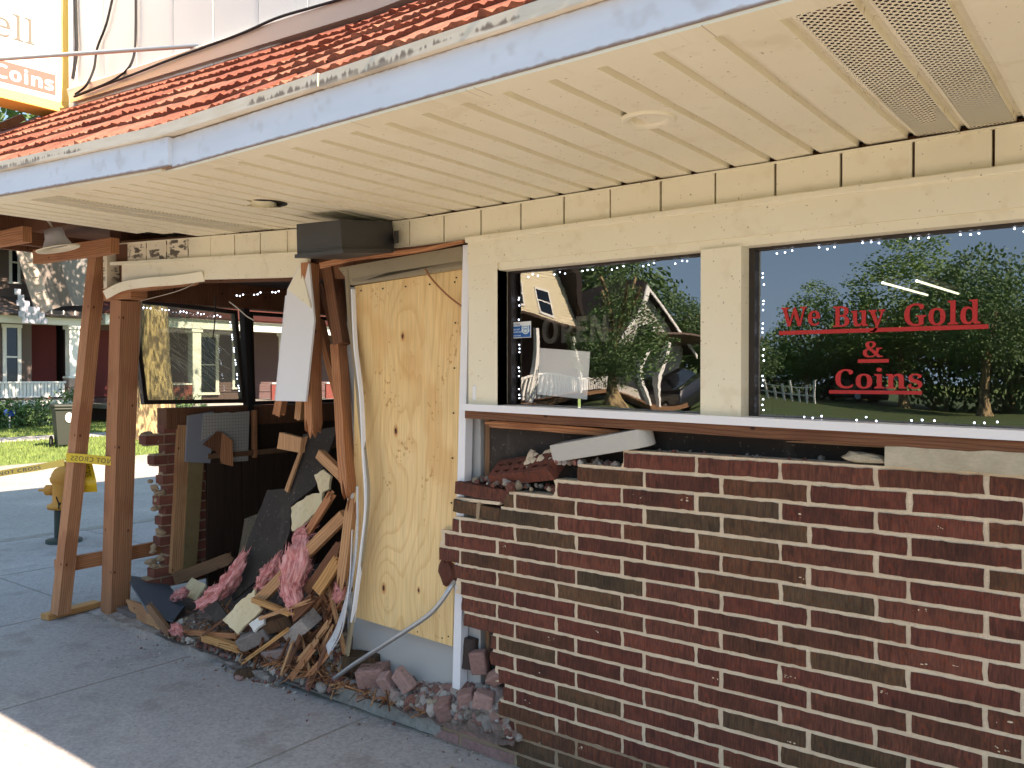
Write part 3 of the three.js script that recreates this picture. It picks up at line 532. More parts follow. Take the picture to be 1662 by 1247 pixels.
function quadWindow(tl, tr, br, bl, fw, mat, paneMat, thick = 0.05) {
  const w = part('side_window', side); [tl, tr, br, bl] = [tl, tr, br, bl].map(V);
  const ring = [[tl, tr], [tr, br], [br, bl], [bl, tl]];
  for (const [a, b] of ring) orient(mk('frame_bar', timberGeo(a.distanceTo(b) + fw, thick, fw, 0, 0), mat, w), a, b, new THREE.Vector3(0, a.y === b.y ? 1 : 0, 0).lengthSq() ? [0, 1, 0] : Math.abs(a.y - b.y) > 0.3 ? [0, 0, 1] : [0, 1, 0]);
  mk('pane', sheetGeo([tl, tr, br, bl], 0.004), paneMat, w); return w;
}
const wq = quadWindow([-5.85, 2.235, -0.207], [-5.85, 2.202, -1.046], [-5.85, 1.494, -1.117], [-5.85, 1.504, -0.297], 0.03, M.brownframe, new THREE.MeshPhysicalMaterial({ color: 0xd6dad0, transmission: 0.84, thickness: 0, roughness: 0.03, ior: 1.5, side: THREE.DoubleSide }));
wq.userData.label = 'left side window leaning in its loosened frame, glass cracked';
// cracks and scratches across that pane
{ const list = []; const A = V([-5.838, 2.183, -0.237]), B = V([-5.838, 2.173, -0.993]), Cc = V([-5.838, 1.54, -0.318]), u = B.clone().sub(A), v = Cc.clone().sub(A);
  const P = (a, b) => A.clone().addScaledVector(u, a).addScaledVector(v, b);
  const crack = (a0, b0, ang, len, r) => { const pts = []; let a = a0, b = b0; for (let i = 0; i < 5; i++) { pts.push(P(Math.min(0.99, Math.max(0.01, a)), Math.min(0.99, Math.max(0.01, b)))); a += Math.cos(ang) * len / 4; b += Math.sin(ang) * len / 4; ang += rr(-0.07, 0.07); } list.push(tubeGeo(pts, r, 6, 4)); };
  for (let i = 0; i < 46; i++) crack(rr(0.1, 0.75), rr(0.05, 0.75), 0.85 + rr(-0.35, 0.3), rr(0.08, 0.3), rr(0.0005, 0.0012));
  for (let i = 0; i < 9; i++) crack(rr(0.2, 0.5), rr(0.3, 0.6), 0.62 + rr(-0.12, 0.12), rr(0.4, 0.7), rr(0.0008, 0.0014));
  for (let i = 0; i < 70; i++) crack(rr(0.05, 0.8), rr(0.05, 0.95), 1.2 + rr(-0.5, 0.6), rr(0.03, 0.09), rr(0.0005, 0.001));
  kind(mk('crack', merge(list), std({ color: 0xdad9c8, roughness: 0.4 }), wq), 'stuff'); }
quadWindow([-5.85, 2.2, -1.19], [-5.85, 2.2, -2.12], [-5.85, 1.475, -2.12], [-5.85, 1.475, -1.21], 0.03, M.brownframe, M.glass);
timber('mullion', [-5.84, 2.3, -1.13], [-5.84, 1.4, -1.17], 0.07, 0.05, M.dark, { parent: side, side: [0, 0, 1] });

// concrete step and torn floor edge of the bay
mk('step', (() => { const g = new THREE.BoxGeometry(1.26, 0.1, 0.2, 30, 3, 3); jitter(g, 0.004, 20); return metreUV(g.translate(-3.3, 0.05, -0.1)); })(), M.curb, shop);
mk('floor_edge', (() => { const g = new THREE.BoxGeometry(1.9, 0.055, 0.2, 80, 2, 8); const p = g.attributes.position; for (let i = 0; i < p.count; i++) { const x = p.getX(i), y = p.getY(i), z = p.getZ(i); if (y > 0) p.setY(i, y - 0.012 + 0.022 * n3(x * 6, z * 8, 1) + 0.012 * n3(x * 22, z * 22, 4)); if (z > 0.05) p.setZ(i, z + 0.02 + 0.05 * n3(x * 4, y * 9, 7) + 0.015 * n3(x * 18, y * 9, 2)); } g.computeVertexNormals(); return metreUV(g.translate(-4.85, 0.02, -0.07)); })(), M.rubble[0], shop);
mk('step_bed', boxAt(-2.75, 4, -0.1, 0.03, -0.15, -0.01), M.greymortar, shop);

// door: bent grey frame, kick panel, threshold (the plywood sheet over it is a thing of its own)
const door = part('door', shop);
mk('kick_panel', boxAt(-3.42, -2.5, 0.08, 2.16, -0.125, -0.09), M.doorgrey, door);
mk('head', sheetGeo([[-3.407, 2.257, -0.05], [-2.551, 2.289, -0.05], [-2.551, 2.187, -0.05], [-3.307, 2.16, -0.05]], 0.06), M.greyframe, door);
mk('head', sheetGeo([[-3.308, 2.196, -0.03], [-2.552, 2.222, -0.03], [-2.552, 2.202, -0.03], [-3.285, 2.172, -0.03]], 0.02), M.greyframe, door);
mk('jamb', sheetGeo([[-2.533, 2.29, -0.03], [-2.493, 2.289, -0.03], [-2.58, 0.233, -0.06], [-2.626, 0.235, -0.06]], 0.05), M.white, door);
const jl = [[-3.351, 2.237, -0.03], [-3.316, 1.98, -0.02], [-3.248, 1.726, 0], [-3.189, 1.447, 0.02], [-3.143, 1.234, 0.03], [-3.119, 1.115, 0.04], [-3.141, 0.928, 0.04], [-3.183, 0.708, 0.04], [-3.222, 0.486, 0.05], [-3.253, 0.29, 0.06]];
mk('jamb', ribbonGeo(smooth(jl, 40), [1, 0, 0.5], 0.05, 0.012), M.greyframe, door);
mk('jamb_strip', ribbonGeo(smooth([[-3.281, 2.136, -0.01], [-3.252, 1.851, 0], [-3.189, 1.602, 0.02], [-3.145, 1.296, 0.04], [-3.117, 1.055, 0.05], [-3.149, 0.837, 0.05], [-3.179, 0.619, 0.06], [-3.211, 0.46, 0.06]], 40), [1, 0, 0.2], 0.012, 0.02), M.white, door);
mk('jamb_strip', ribbonGeo(smooth([[-3.173, 1.143, 0.06], [-3.178, 0.897, 0.06], [-3.199, 0.711, 0.07], [-3.243, 0.536, 0.08], [-3.302, 0.388, 0.09], [-3.356, 0.298, 0.1]], 30), [1, 0.2, 0.3], [...Array(31)].map((_, i) => 0.02 + 0.05 * (i / 30) ** 1.5), 0.003), M.steel, door).userData.label = 'bent silver metal strip flaring out at its foot';
mk('jamb_strip', ribbonGeo(smooth([[-3.221, 0.921, 0.05], [-3.217, 0.677, 0.07], [-3.234, 0.522, 0.08], [-3.264, 0.395, 0.09], [-3.314, 0.313, 0.1]], 24), [0.6, 0, 0.8], 0.03, 0.003), M.white, door);

// ---------------------------------------------------------------- plywood over the door, light box above it
{ const g = sheetGeo([[-3.302, 2.156, -0.045], [-2.558, 2.187, -0.045], [-2.628, 0.428, -0.05], [-3.31, 0.451, -0.04]], 0.016); g.computeBoundingBox(); const b = g.boundingBox, p = g.attributes.position, uv = g.attributes.uv;
  for (let i = 0; i < p.count; i++) { uv.setXY(i, (p.getX(i) - b.min.x) / (b.max.x - b.min.x), (p.getY(i) - b.min.y) / (b.max.y - b.min.y)); p.setZ(i, p.getZ(i) + 0.006 * Math.sin(p.getY(i) * 2)); }
  const o = tag(mk('plywood_sheet', g, M.ply), 'tall yellow knotty plywood sheet nailed over the doorway', 'plywood');
  const nails = []; for (const [x, y] of [[580, 480], [745, 450], [750, 540], [748, 640], [746, 700], [742, 800], [738, 1000], [733, 1040], [590, 995], [660, 1020], [735, 940]]) { void x; void y; }
  for (let i = 0; i < 9; i++) { nails.push(new THREE.CylinderGeometry(0.004, 0.004, 0.004, 8).rotateX(Math.PI / 2).translate(-2.60 - 0.007 * i * 0.9, 2.15 - i * 0.21, -0.035)); nails.push(new THREE.CylinderGeometry(0.004, 0.004, 0.004, 8).rotateX(Math.PI / 2).translate(-3.25 + 0.08 * (i % 9), i % 2 ? 0.455 : 2.13, -0.035)); }
  kind(mk('nail_head', merge(nails), M.dark, o), 'stuff'); }
tag(mk('wood_splinter', tubeGeo([[-2.784, 2.202, -0.02], [-2.739, 2.154, -0.015], [-2.646, 2.073, -0.02], [-2.54, 2.005, -0.02]], 0.005, 20, 5), M.oldwood), 'thin curved splinter hanging at the top of the plywood', 'splinter');
function hexa(f, b) { f = f.map(V); b = b.map(V); const q = (a, c, d, e) => [a, c, d, a, d, e]; const tri = [...q(f[0], f[3], f[2], f[1]), ...q(b[0], b[1], b[2], b[3]), ...q(f[0], f[1], b[1], b[0]), ...q(f[3], b[3], b[2], f[2]), ...q(f[1], f[2], b[2], b[1]), ...q(f[0], b[0], b[3], f[3])]; const g = new THREE.BufferGeometry().setFromPoints(tri); return metreUV(g); }
{ const o = grp('lamp_housing'); tag(o, 'black metal light box fixed above the boarded doorway', 'lamp housing', undefined);
  mk('housing', hexa([[-3.274, 2.417, 0.35], [-2.961, 2.402, 0.35], [-2.949, 2.258, 0.35], [-3.27, 2.267, 0.35]], [[-3.28, 2.45, 0.03], [-2.957, 2.442, 0.03], [-2.941, 2.298, 0.03], [-3.28, 2.29, 0.03]]), M.blackmetal, o);
  mk('rim', hexa([[-3.263, 2.27, 0.37], [-2.922, 2.262, 0.37], [-2.922, 2.245, 0.37], [-3.263, 2.252, 0.37]], [[-3.3, 2.3, 0.03], [-2.92, 2.305, 0.03], [-2.92, 2.287, 0.03], [-3.3, 2.285, 0.03]]), M.blackmetal, o);
  mk('bracket', hexa([[-2.904, 2.384, 0.07], [-2.871, 2.383, 0.07], [-2.871, 2.322, 0.07], [-2.904, 2.322, 0.07]], [[-2.95, 2.395, 0.025], [-2.916, 2.394, 0.025], [-2.916, 2.332, 0.025], [-2.95, 2.332, 0.025]]), M.blackmetal, o); }
tag(mk('split_lath', ribbonGeo(smooth([[-3.488, 2.268, 0.03], [-3.238, 2.284, 0.04], [-2.92, 2.279, 0.05], [-2.727, 2.283, 0.04], [-2.5, 2.299, 0.03]], 30), [0, 1, 0.1], [...Array(31)].map((_, i) => 0.03 - 0.014 * i / 30), 0.012), M.oldwood), 'splintered orange lath torn out along the door head', 'lath');

// soffit lights
{ const o = grp('recessed_light', [-1.2, 2.446, 0.7]); tag(o, 'round cream recessed light trim in the ribbed soffit, intact', 'ceiling light');
  mk('trim_ring', new THREE.LatheGeometry([[0.05, 0.03], [0.052, 0.002], [0.056, -0.006], [0.074, -0.01], [0.079, -0.006], [0.08, 0.002]].map((a) => new THREE.Vector2(...a)), 48), M.cream, o);
  mk('reflector', new THREE.LatheGeometry([[0.0005, 0.035], [0.04, 0.032], [0.051, 0.012]].map((a) => new THREE.Vector2(...a)), 40), M.cream, o); }
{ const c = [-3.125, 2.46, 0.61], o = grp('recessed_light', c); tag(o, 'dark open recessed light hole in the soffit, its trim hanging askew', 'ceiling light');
  mk('dark_hole_disc', new THREE.CylinderGeometry(0.075, 0.075, 0.006, 40).translate(0, -0.003, 0), M.dark, o);  // solid dark disc: shade of the open hole put in as colour, nothing cut
  const r = mk('trim_ring', new THREE.LatheGeometry([[0.052, 0.03], [0.053, 0.004], [0.07, 0], [0.076, 0.004]].map((a) => new THREE.Vector2(...a)), 40), M.cream, o); r.position.set(-0.015, -0.022, 0.02); r.rotation.set(0.2, 0, -0.22); }
{ const o = grp('hanging_can_light', [-5.6, 2.542, 0.42]); tag(o, 'white can light dangling from the open canopy framing beside the shoring post', 'ceiling light'); o.rotation.set(0.2, 0, 0.12);
  mk('can', new THREE.LatheGeometry([[0.001, 0.1], [0.06, 0.1], [0.068, 0.04], [0.1, -0.03]].map((a) => new THREE.Vector2(...a)), 32).scale(0.9, 0.9, 0.9), M.white, o);
  mk('trim_ring', new THREE.LatheGeometry([[0.075, -0.02], [0.085, -0.034], [0.14, -0.046], [0.146, -0.036]].map((a) => new THREE.Vector2(...a)), 40).scale(0.9, 0.9, 0.9), M.cream, o);
  mk('cable', tubeGeo([[0, 0.09, 0], [0.02, 0.13, 0.02], [-0.01, 0.17, 0.03]], 0.008, 10, 6), M.wirePale, o); }
tag(timber('canopy_beam', [-7.0, 2.57, 0.72], [-5.35, 2.535, 0.70], 0.05, 0.09, M.oldwood, { side: [0, 1, 0] }), 'bare orange timber of the canopy frame at the left edge of the picture', 'beam');
tag(timber('canopy_beam', [-6.5, 2.56, 0.16], [-5.45, 2.55, 0.12], 0.06, 0.1, M.oldwood, { side: [0, 1, 0] }), 'bare orange timber across the heads of the two shoring posts', 'beam');
tag(timber('canopy_beam', [-6.0, 2.62, 1.2], [-6.0, 2.6, -0.5], 0.05, 0.09, M.darkwood, { side: [0, 1, 0] }), 'dark rafter under the open canopy above the dangling lamp', 'beam');

// ---------------------------------------------------------------- shoring
const p1 = tag(timber('shoring_post', [-6.09, 0.035, 0.19], [-5.92, 2.574, -0.005], 0.092, 0.092, M.post, { side: [0.1, 0, 1], warp: 0.003 }), 'slender leaning timber post, left of the two shoring posts', 'post');
const p2 = tag(timber('shoring_post', [-5.96, 0.0, -0.13], [-5.66, 2.215, -0.06], 0.14, 0.14, M.post2, { side: [0.03, 0, 1], warp: 0.003 }), 'thick timber post right of the two shoring posts', 'post');
tag(timber('post_cap', [-5.83, 2.245, -0.05], [-5.48, 2.245, -0.06], 0.06, 0.12, M.oldwood, { side: [0, 0, 1] }), 'short timber block on top of the thick shoring post', 'block');
tag(timber('sole_plate', [-6.137, 0.02, 0.276], [-6.196, 0.02, -0.12], 0.09, 0.038, M.yellowwood, { side: [0, 1, 0] }), 'short yellow plate of wood under the slender shoring post', 'plank');
tag(timber('cross_brace', [-6.13, 0.356, 0.208], [-6.02, 0.396, -0.633], 0.038, 0.1, M.oldwood, { side: [0, 1, 0] }), 'low horizontal timber brace nailed across both shoring posts', 'brace');
// caution tape
const tapeText = (x0) => canvasTex(1024, 96, (c, W, H) => { c.fillStyle = '#d9b81c'; c.fillRect(0, 0, W, H); c.fillStyle = '#16140f'; c.font = 'bold 74px sans-serif'; c.fillText('DO NOT CROSS', x0, 76); });
const tapeA = std({ map: tapeText(16), roughness: 0.4 }), tapeC = std({ map: tapeText(250), roughness: 0.4 }), tapeB = new THREE.MeshPhysicalMaterial({ map: canvasTex(1024, 96, (c, W, H) => { c.fillStyle = '#dcbf2e'; c.fillRect(0, 0, W, H); c.translate(W, 0); c.scale(-1.75, 1); c.fillStyle = 'rgba(90,80,30,0.7)'; c.font = 'bold 74px sans-serif'; c.fillText('DO NOT CROSS', 16, 76); }), roughness: 0.4, side: THREE.DoubleSide });
function tapeGeo(pts, wv, w) { const g = ribbonGeo(pts, wv, w, 0.0012), uv = g.attributes.uv; let L = 0; for (let i = 0; i < uv.count; i++) L = Math.max(L, uv.getY(i)); for (let i = 0; i < uv.count; i++) uv.setXY(i, uv.getY(i) / L, uv.getX(i) / w); return g; }
tag(mk('caution_tape', tapeGeo(smooth([[-6, 1.13, 0.188], [-5.935, 1.125, 0.13], [-5.85, 1.11, 0.036], [-5.8, 1.099, -0.038], [-5.79, 1.092, -0.135]], 24), [0, 1, 0], 0.062), tapeB), 'yellow barrier tape stretched across both shoring posts', 'caution tape');
tag(mk('caution_tape', tapeGeo([...smooth([[-8.4, 0.76, -0.013], [-7.5, 0.899, 0.032], [-6.8, 0.993, 0.063], [-6.09, 1.088, 0.16]], 24)], [0, 1, 0.05], 0.048), tapeC), 'yellow barrier tape running off to the left of the slender post', 'caution tape');
tag(mk('caution_tape', tapeGeo(smooth([[-6.1, 1.093, 0.015], [-6.05, 1.018, 0.021], [-6, 0.943, 0.028], [-6.03, 0.869, 0.006]], 16), [0.5, 0, -0.8], 0.085), tapeA), 'crumpled yellow tape end hanging behind the slender post', 'caution tape');
// rope hanging at the corner
tag(mk('cord', tubeGeo([[-5.6, 2.572, -0.16], [-5.6, 2.293, -0.145], [-5.65, 1.911, -0.153], [-5.7, 1.74, -0.161], [-5.7, 1.662, -0.17], [-5.72, 1.566, -0.203]], 0.006, 30, 6), M.wirePale), 'pale cord hanging down in front of the leaning side window', 'cord');
tag(mk('wire', tubeGeo([[-5.7, 2.204, -0.132], [-4.902, 2.249, -0.05], [-4.616, 2.294, 0]], 0.003, 12, 5), M.wirePale), 'thin wire running from the thick post to the torn casing', 'wire');
tag(mk('wire', tubeGeo([[-4.648, 2.184, -0.1], [-4.648, 2.115, -0.1], [-4.655, 2.02, -0.1], [-4.676, 1.925, -0.1]], 0.004, 12, 5), M.wire), 'short black wire end dangling before the cracked window', 'wire');
tag(mk('wire', tubeGeo([[-4.423, 2.138, -0.05], [-4.342, 2.097, -0.05], [-4.251, 2.045, -0.05], [-4.179, 2.017, -0.05]], 0.004, 12, 5), M.wirePale), 'pale loop of wire under the cream casing over the bay', 'wire');

// ---------------------------------------------------------------- smashed bay: studs, torn casing, debris
{ const g = sheetGeo([[-3.655, 2.281, 0.03], [-3.573, 2.288, 0.03], [-3.509, 1.985, 0.05], [-3.543, 1.56, 0.08], [-3.793, 1.559, 0.08], [-3.77, 1.862, 0.06], [-3.746, 2.127, 0.045], [-3.742, 2.161, 0.04]], 0.012);
  const p = g.attributes.position; for (let i = 0; i < p.count; i++) p.setZ(i, p.getZ(i) + 0.01 * n3(p.getX(i) * 8, p.getY(i) * 5, 2));
  const o = grp('hanging_casing'); tag(o, 'creased white metal casing torn loose and hanging left of the door studs', 'casing');
  mk('face', metreUV(g), std({ color: 0xdedddb, roughness: 0.45, bumpMap: T.grit, bumpScale: 0.0004 }), o);
  mk('return_flange', sheetGeo([[-3.766, 2.13, 0.03], [-3.778, 1.862, 0.05], [-3.806, 1.558, 0.07], [-3.876, 1.559, 0.03], [-3.847, 1.865, 0.01], [-3.821, 2.135, 0]], 0.006), M.white, o);
  mk('fold', sheetGeo([[-3.637, 2.279, 0.04], [-3.527, 2.049, 0.06], [-3.734, 2.159, 0.05]], 0.006), M.cream, o); }
const studs = [
  [[-3.611, 2.294, 0],[-3.578, 1.36, -0], 0.05, 0.09, M.oldwood, 1, 'broken stud hanging behind the white casing, splintered at its foot'],
  [[-3.536, 2.289, -0.08],[-3.415, 1.857, -0.06], 0.06, 0.09, M.darkwood, 0, 'upper length of the dark stud against the door frame'],
  [[-3.442, 1.857, -0.05],[-3.283, 1.061, 0.02], 0.05, 0.08, M.oldwood, 1, 'bent stud pressed against the bowed door jamb'],
  [[-3.65, 2.195, -0.12],[-3.447, 1.728, -0.1], 0.03, 0.05, M.darkwood, 1, 'thin slanting lath between the two door studs'],
  [[-3.658, 1.998, -0.1],[-3.447, 1.548, -0.07], 0.035, 0.05, M.oldwood, 1, 'second slanting lath below, leaning on the door stud'],
  [[-3.936, 1.563, -0.06],[-3.964, 1.465, -0.06], 0.05, 0.05, M.oldwood, 1, 'stub of stud showing under the left corner of the white casing'],
  [[-3.762, 1.559, -0.06],[-3.778, 1.45, -0.06], 0.04, 0.05, M.palewood, 1, 'pale stub of stud under the right corner of the white casing'],
  [[-3.232, 1.086, 0.04],[-3.31, 0.603, 0.05], 0.05, 0.035, M.palewood, 2, 'split pale stud bowed along the foot of the door jamb'],
  [[-3.533, 1.281, 0],[-3.282, 1.155, 0.02], 0.05, 0.04, M.palewood, 1, 'short pale board jammed against the door jamb at hip height'],
  [[-4.041, 0.421, 0.02],[-3.38, 0.968, -0.04], 0.06, 0.045, M.palewood, 0, 'long pale timber leaning up the rubble heap to the door jamb'],
  [[-3.811, 0.704, -0.05],[-3.501, 1.071, -0.06], 0.04, 0.03, M.oldwood, 2, 'orange split stick standing in the top of the heap'],
  [[-3.632, 0.536, 0],[-3.388, 0.826, -0.03], 0.05, 0.04, M.darkwood, 1, 'dark board lying in the heap below the long pale timber'],
  [[-3.519, 0.56, 0.03],[-3.373, 0.753, 0], 0.06, 0.03, M.yellowwood, 1, 'tan board end near the flared metal strip'],
  [[-4.022, 0.441, 0.07],[-3.636, 0.43, 0.09], 0.028, 0.028, M.yellowwood, 1, 'thin yellow stick, upper one of the crossed pair on the heap'],
  [[-3.926, 0.359, 0.09],[-3.482, 0.534, 0.08], 0.02, 0.03, M.palewood, 1, 'thin pale stick lying over the other of the crossed pair'],
  [[-3.673, 0.402, 0.07],[-3.509, 0.543, 0.05], 0.05, 0.035, M.darkwood, 2, 'dark timber end beneath the crossed sticks'],
  [[-4.58, 0.118, 0.03],[-4.125, 0.138, 0.06], 0.045, 0.035, M.yellowwood, 1, 'yellow board lying along the torn floor edge'],
  [[-4.853, 0.09, 0],[-4.204, 0.193, 0.03], 0.03, 0.02, M.oldwood, 2, 'thin brown lath behind the yellow board at the floor edge'],
  [[-5.18, 0.216, 0.05],[-4.858, 0.089, 0.08], 0.05, 0.025, M.greywood, 2, 'weathered grey board tipped over the floor edge'],
  [[-5.74, 0.078, -0.1],[-5.105, 0.115, 0], 0.12, 0.02, M.palewood, 2, 'splintered flat board on the ground right of the thick post'],
  [[-5.804, 0.187, -0.5],[-5.42, 0.356, -0.75], 0.09, 0.03, M.greywood, 1, 'long board lying on the floor along the dark panelled wall'],
  [[-4.562, 0.13, 0.05],[-4.31, 0.284, 0.06], 0.014, 0.012, M.darkwood, 2, 'thin dark stick beside the torn drywall'],
  [[-4.131, 0.062, 0.08],[-3.699, 0.341, 0.07], 0.02, 0.012, M.yellowwood, 2, 'thin yellow strip lying among the loose bricks'],
  [[-3.74, 0.083, 0.1],[-3.686, 0.275, 0.06], 0.012, 0.01, M.palewood, 2, 'pale splinter standing beside the holed brick'],
  [[-3.943, 1.337, -0.12],[-3.957, 1.281, -0.1], 0.08, 0.02, M.palewood, 0, ''],
];
for (const [a, b, w, t, m, br, label] of studs) if (label) tag(timber('broken_timber', a, b, w, t, m, { broken: br, side: [0.25, 0, 1] }), label, 'timber');
tag(sheet('board_scrap', [[-4.056, 1.366, -0.15], [-3.817, 1.346, -0.12], [-3.833, 1.262, -0.12], [-4.08, 1.271, -0.15]], 0.03, M.palewood), 'square pale scrap of board hanging in the dark opening', 'board');
{ const o = sheet('sheathing_board', ragged([[-4.147, 1.334, -0.4], [-3.834, 1.406, -0.38], [-3.886, 1.207, -0.34], [-3.917, 1.063, -0.31], [-4.125, 0.913, -0.28], [-4.092, 0.773, -0.25], [-4.138, 0.6, -0.2], [-4.514, 0.311, -0.13], [-4.541, 0.335, -0.14], [-4.503, 0.624, -0.22], [-4.399, 0.988, -0.3], [-4.191, 1.013, -0.3]], 0.05, 0.004), 0.014, M.black); tag(o, 'black fibre sheathing board leaning in the smashed bay', 'board'); }
tag(sheet('torn_strip', [[-4.114, 1.315, -0.36], [-4.085, 1.331, -0.36], [-4.152, 0.993, -0.27], [-4.188, 1.005, -0.27]], 0.012, M.palewood), 'torn pale edge strip up the black sheathing board', 'strip');
tag(sheet('sheathing_scrap', [[-6.043, 0.213, -0.25], [-5.931, 0.159, -0.5], [-5.331, 0.103, -0.3], [-4.974, 0.13, 0], [-5.162, 0.182, 0.06]], 0.012, std({ color: 0x5b636e, roughness: 0.8, bumpMap: T.grit, bumpScale: 0.002 })), 'dark blue-grey sheet lying tilted beside the thick post', 'sheet');
tag(sheet('sheathing_scrap', [[-4.627, 0.268, 0], [-4.514, 0.338, -0.02], [-4.327, 0.279, 0.02], [-4.438, 0.233, 0.03]], 0.01, M.black), 'small black scrap between the pink insulation and the drywall', 'sheet');
const dry = (pts, label, m = M.gyp) => { const g = sheetGeo(ragged(pts, 0.03, 0.006), 0.014); const o = mk('drywall_piece', g, m); tag(o, label, 'drywall'); return o; };
dry([[-4.277, 0.29, 0.09], [-4.15, 0.42, 0.05], [-4.064, 0.48, 0.02], [-4.024, 0.414, 0.04], [-3.968, 0.393, 0.06], [-4.119, 0.237, 0.1]], 'large torn cream drywall piece at the front of the heap');
dry([[-4.026, 0.929, -0.2], [-3.892, 1.002, -0.2], [-3.74, 1.039, -0.2], [-3.708, 0.967, -0.16], [-3.855, 0.844, -0.14], [-3.943, 0.799, -0.14]], 'torn cream drywall piece propped high on the black board', M.gyp);
dry([[-3.845, 1.127, -0.22], [-3.758, 1.161, -0.22], [-3.676, 1.138, -0.2], [-3.674, 1.061, -0.18], [-3.761, 1.034, -0.2]], 'crumpled drywall scrap near the top of the heap', M.gyp);
dry([[-5.477, 0.155, -0.35], [-5.484, 0.253, -0.45], [-5.227, 0.249, -0.4], [-5.194, 0.168, -0.3]], 'bent tan drywall scrap on the floor left of the pink insulation', M.gyp);
dry([[-4.043, 0.298, 0.08], [-3.954, 0.366, 0.05], [-3.915, 0.329, 0.07], [-3.974, 0.278, 0.1]], 'small grey drywall scrap beside the large cream piece', M.gypcore);

// pink insulation: torn batts with fibre ends
function insulation(label, pts, rad, s) {
  const c = new THREE.CatmullRomCurve3(pts.map(V)), n = 60, k = 22, pos = [], idx = [], uv = [], o = grp('insulation_tuft'); tag(o, label, 'insulation');
  const fr = c.computeFrenetFrames(n), L = c.getLength();
  for (let i = 0; i <= n; i++) { const t = i / n, p = c.getPointAt(t), r0 = 0.82 * rad * Math.pow(Math.sin(Math.PI * (0.1 + 0.86 * t)), 0.6) * (1 + 0.5 * n3(t * 7, s, 1));
    for (let j = 0; j <= k; j++) { const a = j / k * Math.PI * 2, r = r0 * (1 + 0.75 * n3(Math.cos(a) * 1.5 + s, Math.sin(a) * 1.5, t * 6) + 0.45 * n3(Math.cos(a) * 4.5, Math.sin(a) * 4.5 + s, t * 9) + 0.2 * n3(Math.cos(a) * 11, Math.sin(a) * 11 + s, t * 16)); const q = p.clone().addScaledVector(fr.normals[i], Math.cos(a) * r).addScaledVector(fr.binormals[i], Math.sin(a) * r); pos.push(q.x, q.y, q.z); uv.push(j / k * 0.3, t * L); } }
  for (let i = 0; i < n; i++) for (let j = 0; j < k; j++) { const a = i * (k + 1) + j; idx.push(a, a + 1, a + k + 1, a + 1, a + k + 2, a + k + 1); }
  const g = new THREE.BufferGeometry(); g.setAttribute('position', new THREE.Float32BufferAttribute(pos, 3)); g.setAttribute('uv', new THREE.Float32BufferAttribute(uv, 2)); g.setIndex(idx); g.computeVertexNormals();
  mk('batt', g, M.pink, o);
  const f = []; for (let i = 0; i < 520; i++) { const vi = Math.floor(rnd() * (pos.length / 3)), p = new THREE.Vector3(pos[vi * 3], pos[vi * 3 + 1], pos[vi * 3 + 2]), ctr = c.getPointAt(Math.floor(vi / (k + 1)) / n), tan = c.getTangentAt(Math.floor(vi / (k + 1)) / n); const d = p.clone().sub(ctr).multiplyScalar(rr(0.0, 0.22)).addScaledVector(tan, rad * rr(-0.7, 1.1)).add(new THREE.Vector3(rr(-1, 1), rr(-0.6, 1), rr(-1, 1)).multiplyScalar(rad * 0.2)); const w = 0.0036 * rr(0.4, 1.6), sd = new THREE.Vector3(rr(-1, 1), rr(-1, 1), rr(-1, 1)).cross(d).normalize().multiplyScalar(w); f.push(p.clone().sub(sd), p.clone().add(sd), p.clone().add(d)); }
  const fg = new THREE.BufferGeometry().setFromPoints(f); fg.setAttribute('uv', new THREE.BufferAttribute(new Float32Array(f.length * 2).map(() => rnd()), 2)); fg.computeVertexNormals();
  kind(mk('fibre', fg, M.pink, o), 'stuff');
}
insulation('long pink insulation tuft lying against the foot of the black board', [[-4.713, 0.272, -0.02], [-4.621, 0.33, -0.03], [-4.511, 0.405, -0.06], [-4.455, 0.5, -0.1], [-4.429, 0.617, -0.16]], 0.055, 2);
insulation('ragged pink insulation tuft hanging down the middle of the heap', [[-3.634, 0.47, 0.08], [-3.69, 0.556, 0.06], [-3.679, 0.653, 0.04], [-3.699, 0.743, 0], [-3.744, 0.809, -0.04], [-3.693, 0.847, -0.05]], 0.072, 9);
insulation('smaller pink insulation tuft behind the long pale timber', [[-4.108, 0.465, -0.02], [-4.055, 0.54, -0.04], [-4.029, 0.6, -0.08], [-4.004, 0.66, -0.1]], 0.045, 15);
insulation('small pink lump of insulation on the floor at the left', [[-5.401, 0.158, -0.25], [-5.308, 0.198, -0.25], [-5.225, 0.237, -0.25]], 0.035, 21);
insulation('little pink lump on the tipped grey board', [[-4.851, 0.109, 0.08], [-4.788, 0.144, 0.08], [-4.737, 0.118, 0.09]], 0.028, 27);
insulation('wisp of pink insulation at the foot of the bowed jamb', [[-3.337, 0.547, 0.06], [-3.32, 0.58, 0.05], [-3.346, 0.621, 0.04]], 0.028, 33);

